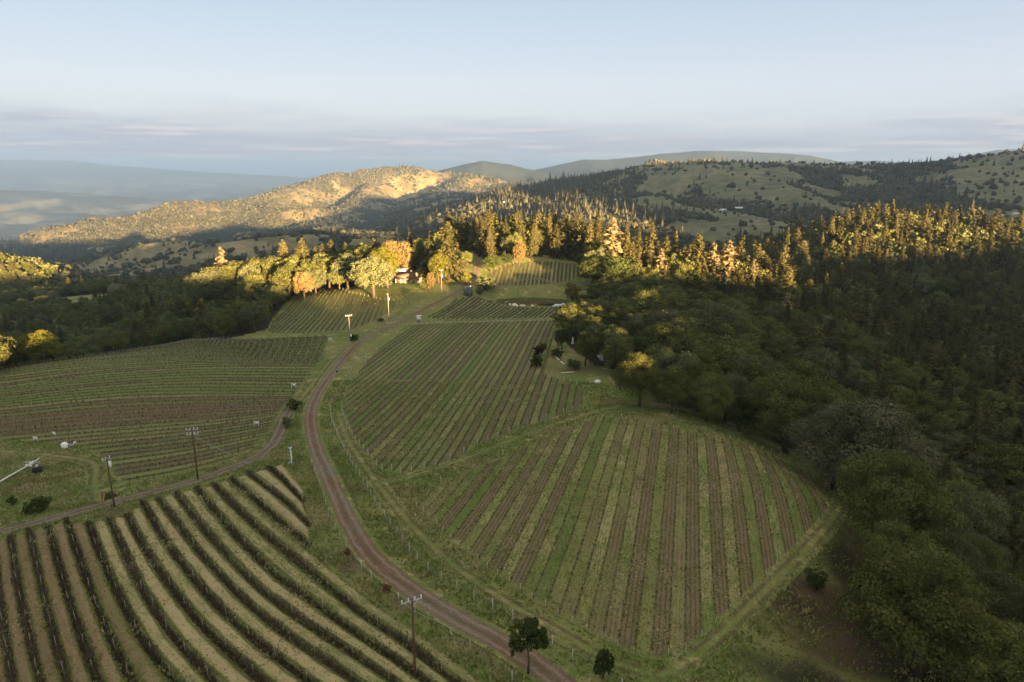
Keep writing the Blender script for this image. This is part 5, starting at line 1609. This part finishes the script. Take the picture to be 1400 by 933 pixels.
bush(466, 393, 382, 28, 'redbrush', 'reddish brush heap at the left end of the sloping vineyard', 'brush_heap', seed=1)
bush(783, 411, 385, 26, 'tanleaf', 'tan dry willow bush on the pond bank', seed=3)
bush(800, 416, 400, 26, 'darkleaf', 'dark bush right of the tan willow by the pond', seed=1)
bush(1117, 806, 776, 32, 'darkleaf', 'dark bush right of the headland track', seed=0)
bush(150, 681, 675, 20, 'darkleaf', 'low green clump beside the farm track', seed=3)
bush(475, 758, 748, 10, 'redbrush', 'small reddish weed clump left of the dirt road', seed=0)
bush(530, 808, 798, 14, 'redbrush', 'reddish weeds at the left edge of the lower road', seed=2)

def small_tree(px, yb, yt, wpx, leafm, label, seed, lift):
    x, y, z = U1(px, yb); h = ztop(x, y, px, yt) - z
    _, _, d = project(np.array([x]), np.array([y]), np.array([z])); w = wpx / FPX * float(d[0])
    root = empty('small_tree', (x, y, z), 1.); tag(root, label, 'tree')
    Vs, Ts = [], []
    for q, (ox, oy, sw, z0, z1) in enumerate([(-.06, 0, .78, lift, 1.), (.30, .05, .46, lift * .86, .80), (-.32, .1, .40, lift * 1.02, .78), (.08, -.2, .5, lift * 1.05, .92)]):
        V, Q, T, e = oak_mesh(600 + seed * 7 + q, 15, 190, .048 if q else .034)
        V = V.copy(); V[:, :2] = V[:, :2] * sw * w / .86 + np.array([ox * w, oy * w]); V[:, 2] = (z0 + (V[:, 2] - .18) * (z1 - z0) / .8) * h
        Vs.append(V); Ts.append(T)
    V = np.concatenate(Vs); T = np.concatenate(Ts); Q = np.arange(len(V)).reshape(-1, 4)
    link('crown', mk_mesh('crown', V, Q, None, [M[leafm]], attrs=dict(tint=T, tree=np.zeros(len(V)))), root)
    b = MB(); b.tube([(0, 0, -.2), (.12, 0, h * .25), (-.05, .1, h * .5), (.1, 0, h * .8)], [.16, .12, .1, .05], 7)
    b.tube([(-.05, .1, h * .5), (w * .25, .1, h * .75)], [.07, .03], 5); b.tube([(-.05, .1, h * .5), (-w * .25, .0, h * .72)], [.07, .03], 5)
    part('trunk', b, M['bark'], root)
small_tree(722, 922, 843, 62, 'darkleaf', 'small dark green tree with a crooked bare trunk beside the dirt road', 1, .42)
small_tree(824, 928, 884, 30, 'darkleaf', 'dark green sapling at the end of the vineyard fence', 2, .12)

# ---------------------------------------------------------------- rough grass
def tufts():
    r = np.random.default_rng(5); n = 300000
    a = r.uniform(-.80, .80, n); D = np.sqrt(r.uniform(50 ** 2, 205 ** 2, n))
    x, y = D * np.tan(a), D
    px, py, _ = project(x, y, height(x, y))
    k = (px > -30) & (px < 1430) & (py < 970)
    x, y, py = x[k], y[k], py[k]
    d, _ = polydist(x, y, [(p[0], p[1], 0.) for p in road_main[::2]]); k = d > 2.3
    k &= ~inpoly(x, y, POLY_C)
    infield = inpoly(x, y, POLY_LR) | inpoly(x, y, POLY_M)
    interr = inpoly(x, y, np.concatenate([CL[-1], CL[13][::-1]]))
    for pl, w in TRACKS: k &= polydist(x, y, [(p[0], p[1], 0.) for p in pl[::3]])[0] > w
    pat = fbm(x / 7, y / 7, 41, 4) - .1 * inpoly(x, y, FLOOR); k &= r.random(len(x)) < (.35 + 1.1 * sstep(.42, .6, pat)) * np.where(infield, .75, 1.)
    x, y, pat, infield, interr = x[k], y[k], pat[k], infield[k], interr[k]; n = len(x)
    z = height(x, y) + np.where(interr, .3, .03)
    hgt = r.uniform(.15, .42, n) * (.6 + .8 * pat); w = r.uniform(.07, .18, n); hgt = np.where(infield, hgt * .5, hgt)
    th = r.uniform(0, 6.28, n); lx, ly = r.normal(0, .12, n), r.normal(0, .12, n)
    c, s = np.cos(th) * w, np.sin(th) * w
    V = np.stack([np.stack([x - c, y - s, z - .02], 1), np.stack([x + c, y + s, z - .02], 1), np.stack([x + c * .7 + lx, y + s * .7 + ly, z + hgt], 1), np.stack([x - c * .7 + lx, y - s * .7 + ly, z + hgt], 1)], 1).reshape(-1, 3)
    t = np.clip((pat - .5) * 3.0 + r.normal(0, .2, n), 0, 1)
    o = link('rough_grass', mk_mesh('rough_grass', V, np.arange(4 * n).reshape(-1, 4), None, [M['tuft']], attrs=dict(tint=np.repeat(t, 4), tree=np.zeros(4 * n))))
    tag(o, 'rough green and straw coloured grass on the banks and headlands', 'grass', kind='stuff')
    print('tufts', n)
M['tuft'] = leafmat('grass_tufts', (.125, .165, .042), (.38, .33, .18), None, .2)
tufts()
# ---------------------------------------------------------------- light, air, sky, camera
def setup_world():
    w = bpy.data.worlds.new('World'); sc.world = w; w.use_nodes = True
    nt = w.node_tree; nt.nodes.clear(); n = N(nt)
    out = nt.nodes.new('ShaderNodeOutputWorld'); bg = nt.nodes.new('ShaderNodeBackground')
    sky = nt.nodes.new('ShaderNodeTexSky'); sky.sky_type = 'NISHITA'; sky.sun_disc = False
    sky.sun_elevation = SUN_EL; sky.sun_rotation = math.pi - SUN_AZ
    sky.altitude = 400; sky.air_density = 1.0; sky.dust_density = 1.0; sky.ozone_density = 1.0
    d = n.node('ShaderNodeTexCoord').outputs['Generated']
    sp = n.node('ShaderNodeSeparateXYZ'); nt.links.new(d, sp.inputs[0])
    el = n.math('MULTIPLY', n.math('ARCSINE', sp.outputs[2]), 57.2958)
    az = n.math('DIVIDE', sp.outputs[0], n.math('MAXIMUM', sp.outputs[1], .12))
    # thin high veil over the clear sky
    cr = n.node('ShaderNodeValToRGB'); nt.links.new(n.math('DIVIDE', n.math('MAXIMUM', el, 0.), 90.), cr.inputs[0])
    E = cr.color_ramp.elements
    stops = [(0., (.47, .59, .80)), (.03, (.60, .67, .81)), (.065, (.65, .70, .82)), (.14, (.49, .585, .73)), (.3, (.62, .615, .60)), (1., (.82, .725, .59))]
    E[0].position = 0; E[0].color = (*stops[0][1], 1); E[1].position = 1; E[1].color = (*stops[-1][1], 1)
    for p, c_ in stops[1:-1]:
        e_ = E.new(p); e_.color = (*c_, 1)
    veil = n.mix(1, cr.outputs[0], (VEIL, VEIL, VEIL), 'MULTIPLY')
    base = n.mix(.93, sky.outputs[0], veil)
    # low bank of stratus along the horizon
    v1 = n.comb(n.math('MULTIPLY', az, 3.2), n.math('MULTIPLY', el, .55)); v2 = n.comb(n.math('MULTIPLY', az, 5.), n.math('MULTIPLY', el, 2.4), 3.7)
    n1 = n.noise(v1, 1., 6, .6); n2 = n.noise(v2, 1., 5, .6)
    top = n.math('ADD', n.math('MULTIPLY', n.math('SUBTRACT', n1, .5), 5.), n.math('SUBTRACT', 4.2, n.math('MULTIPLY', n.ramp(az, -.6, .5), .6)))
    msk = n.ramp(n.math('SUBTRACT', top, el), -.6, 2.6)
    msk = n.math('MULTIPLY', msk, n.ramp(el, .1, .9))
    msk = n.math('MULTIPLY', msk, n.ramp(n2, .28, .55, .42, .95))
    cl = n.mix(n.ramp(n2, .48, .62), (.49 * VEIL, .525 * VEIL, .62 * VEIL), (.74 * VEIL, .70 * VEIL, .72 * VEIL))
    base = n.mix(msk, base, cl)
    wisps = n.math('MULTIPLY', n.ramp(n.noise(n.comb(n.math('MULTIPLY', az, 4.), n.math('MULTIPLY', el, 1.1), 9.), 1., 5, .6), .60, .74, 0, .4), n.ramp(el, 7.5, 4.5))
    base = n.mix(wisps, base, (.53 * VEIL, .56 * VEIL, .65 * VEIL))
    nt.links.new(base, bg.inputs[0]); bg.inputs[1].default_value = SKY_STRENGTH
    nt.links.new(bg.outputs[0], out.inputs[0])
    return nt, n, sky, bg
HAZE = 6.0e-5; EXPO = 3.8
SKY_STRENGTH = .05; VEIL = 1 / (.05 * 2 ** 3.8)
setup_world()
su = bpy.data.lights.new('sun', 'SUN'); su.energy = 4.6; su.angle = R(.6); su.color = (1, .60, .28)
so = bpy.data.objects.new('sun', su); col.objects.link(so)
from mathutils import Vector
sd = Vector((math.sin(SUN_AZ) * math.cos(SUN_EL), -math.cos(SUN_AZ) * math.cos(SUN_EL), math.sin(SUN_EL)))
so.rotation_euler = sd.to_track_quat('Z', 'Y').to_euler(); so.location = (300, -300, 400)

if HAZE:
    b = MB(); b.box((0, 0, (-760 + 262) / 2), (82000, 82000, 1022))
    m, nt, out = new_mat('air'); vs = nt.nodes.new('ShaderNodeVolumePrincipled')
    vs.inputs['Color'].default_value = (.45, .69, 1., 1); vs.inputs['Density'].default_value = HAZE; vs.inputs['Anisotropy'].default_value = .66
    nt.links.new(vs.outputs[0], out.inputs['Volume'])
    tag(link('haze', b.mesh('haze', m)), 'pale blue haze lying over the valley and hills', 'haze', kind='stuff')

cam = bpy.data.cameras.new('camera'); cam.lens = 24; cam.sensor_width = 36; cam.clip_start = 1; cam.clip_end = 60000
co = bpy.data.objects.new('camera', cam); col.objects.link(co); co.location = (0, 0, CAMH); co.rotation_euler = (R(90) - PITCH, 0, 0)
sc.camera = co
vs = sc.view_settings; vs.view_transform = 'Standard'; vs.look = 'None'; vs.gamma = 1; vs.use_curve_mapping = False; vs.exposure = EXPO
c = sc.cycles
c.use_denoising = True; c.use_adaptive_sampling = True; c.adaptive_threshold = .02
c.max_bounces = 5; c.diffuse_bounces = 3; c.glossy_bounces = 2; c.transmission_bounces = 2; c.transparent_max_bounces = 4; c.volume_bounces = 1
c.caustics_reflective = False; c.caustics_refractive = False
print('script', round(time.time() - T0, 1), len(bpy.data.objects))
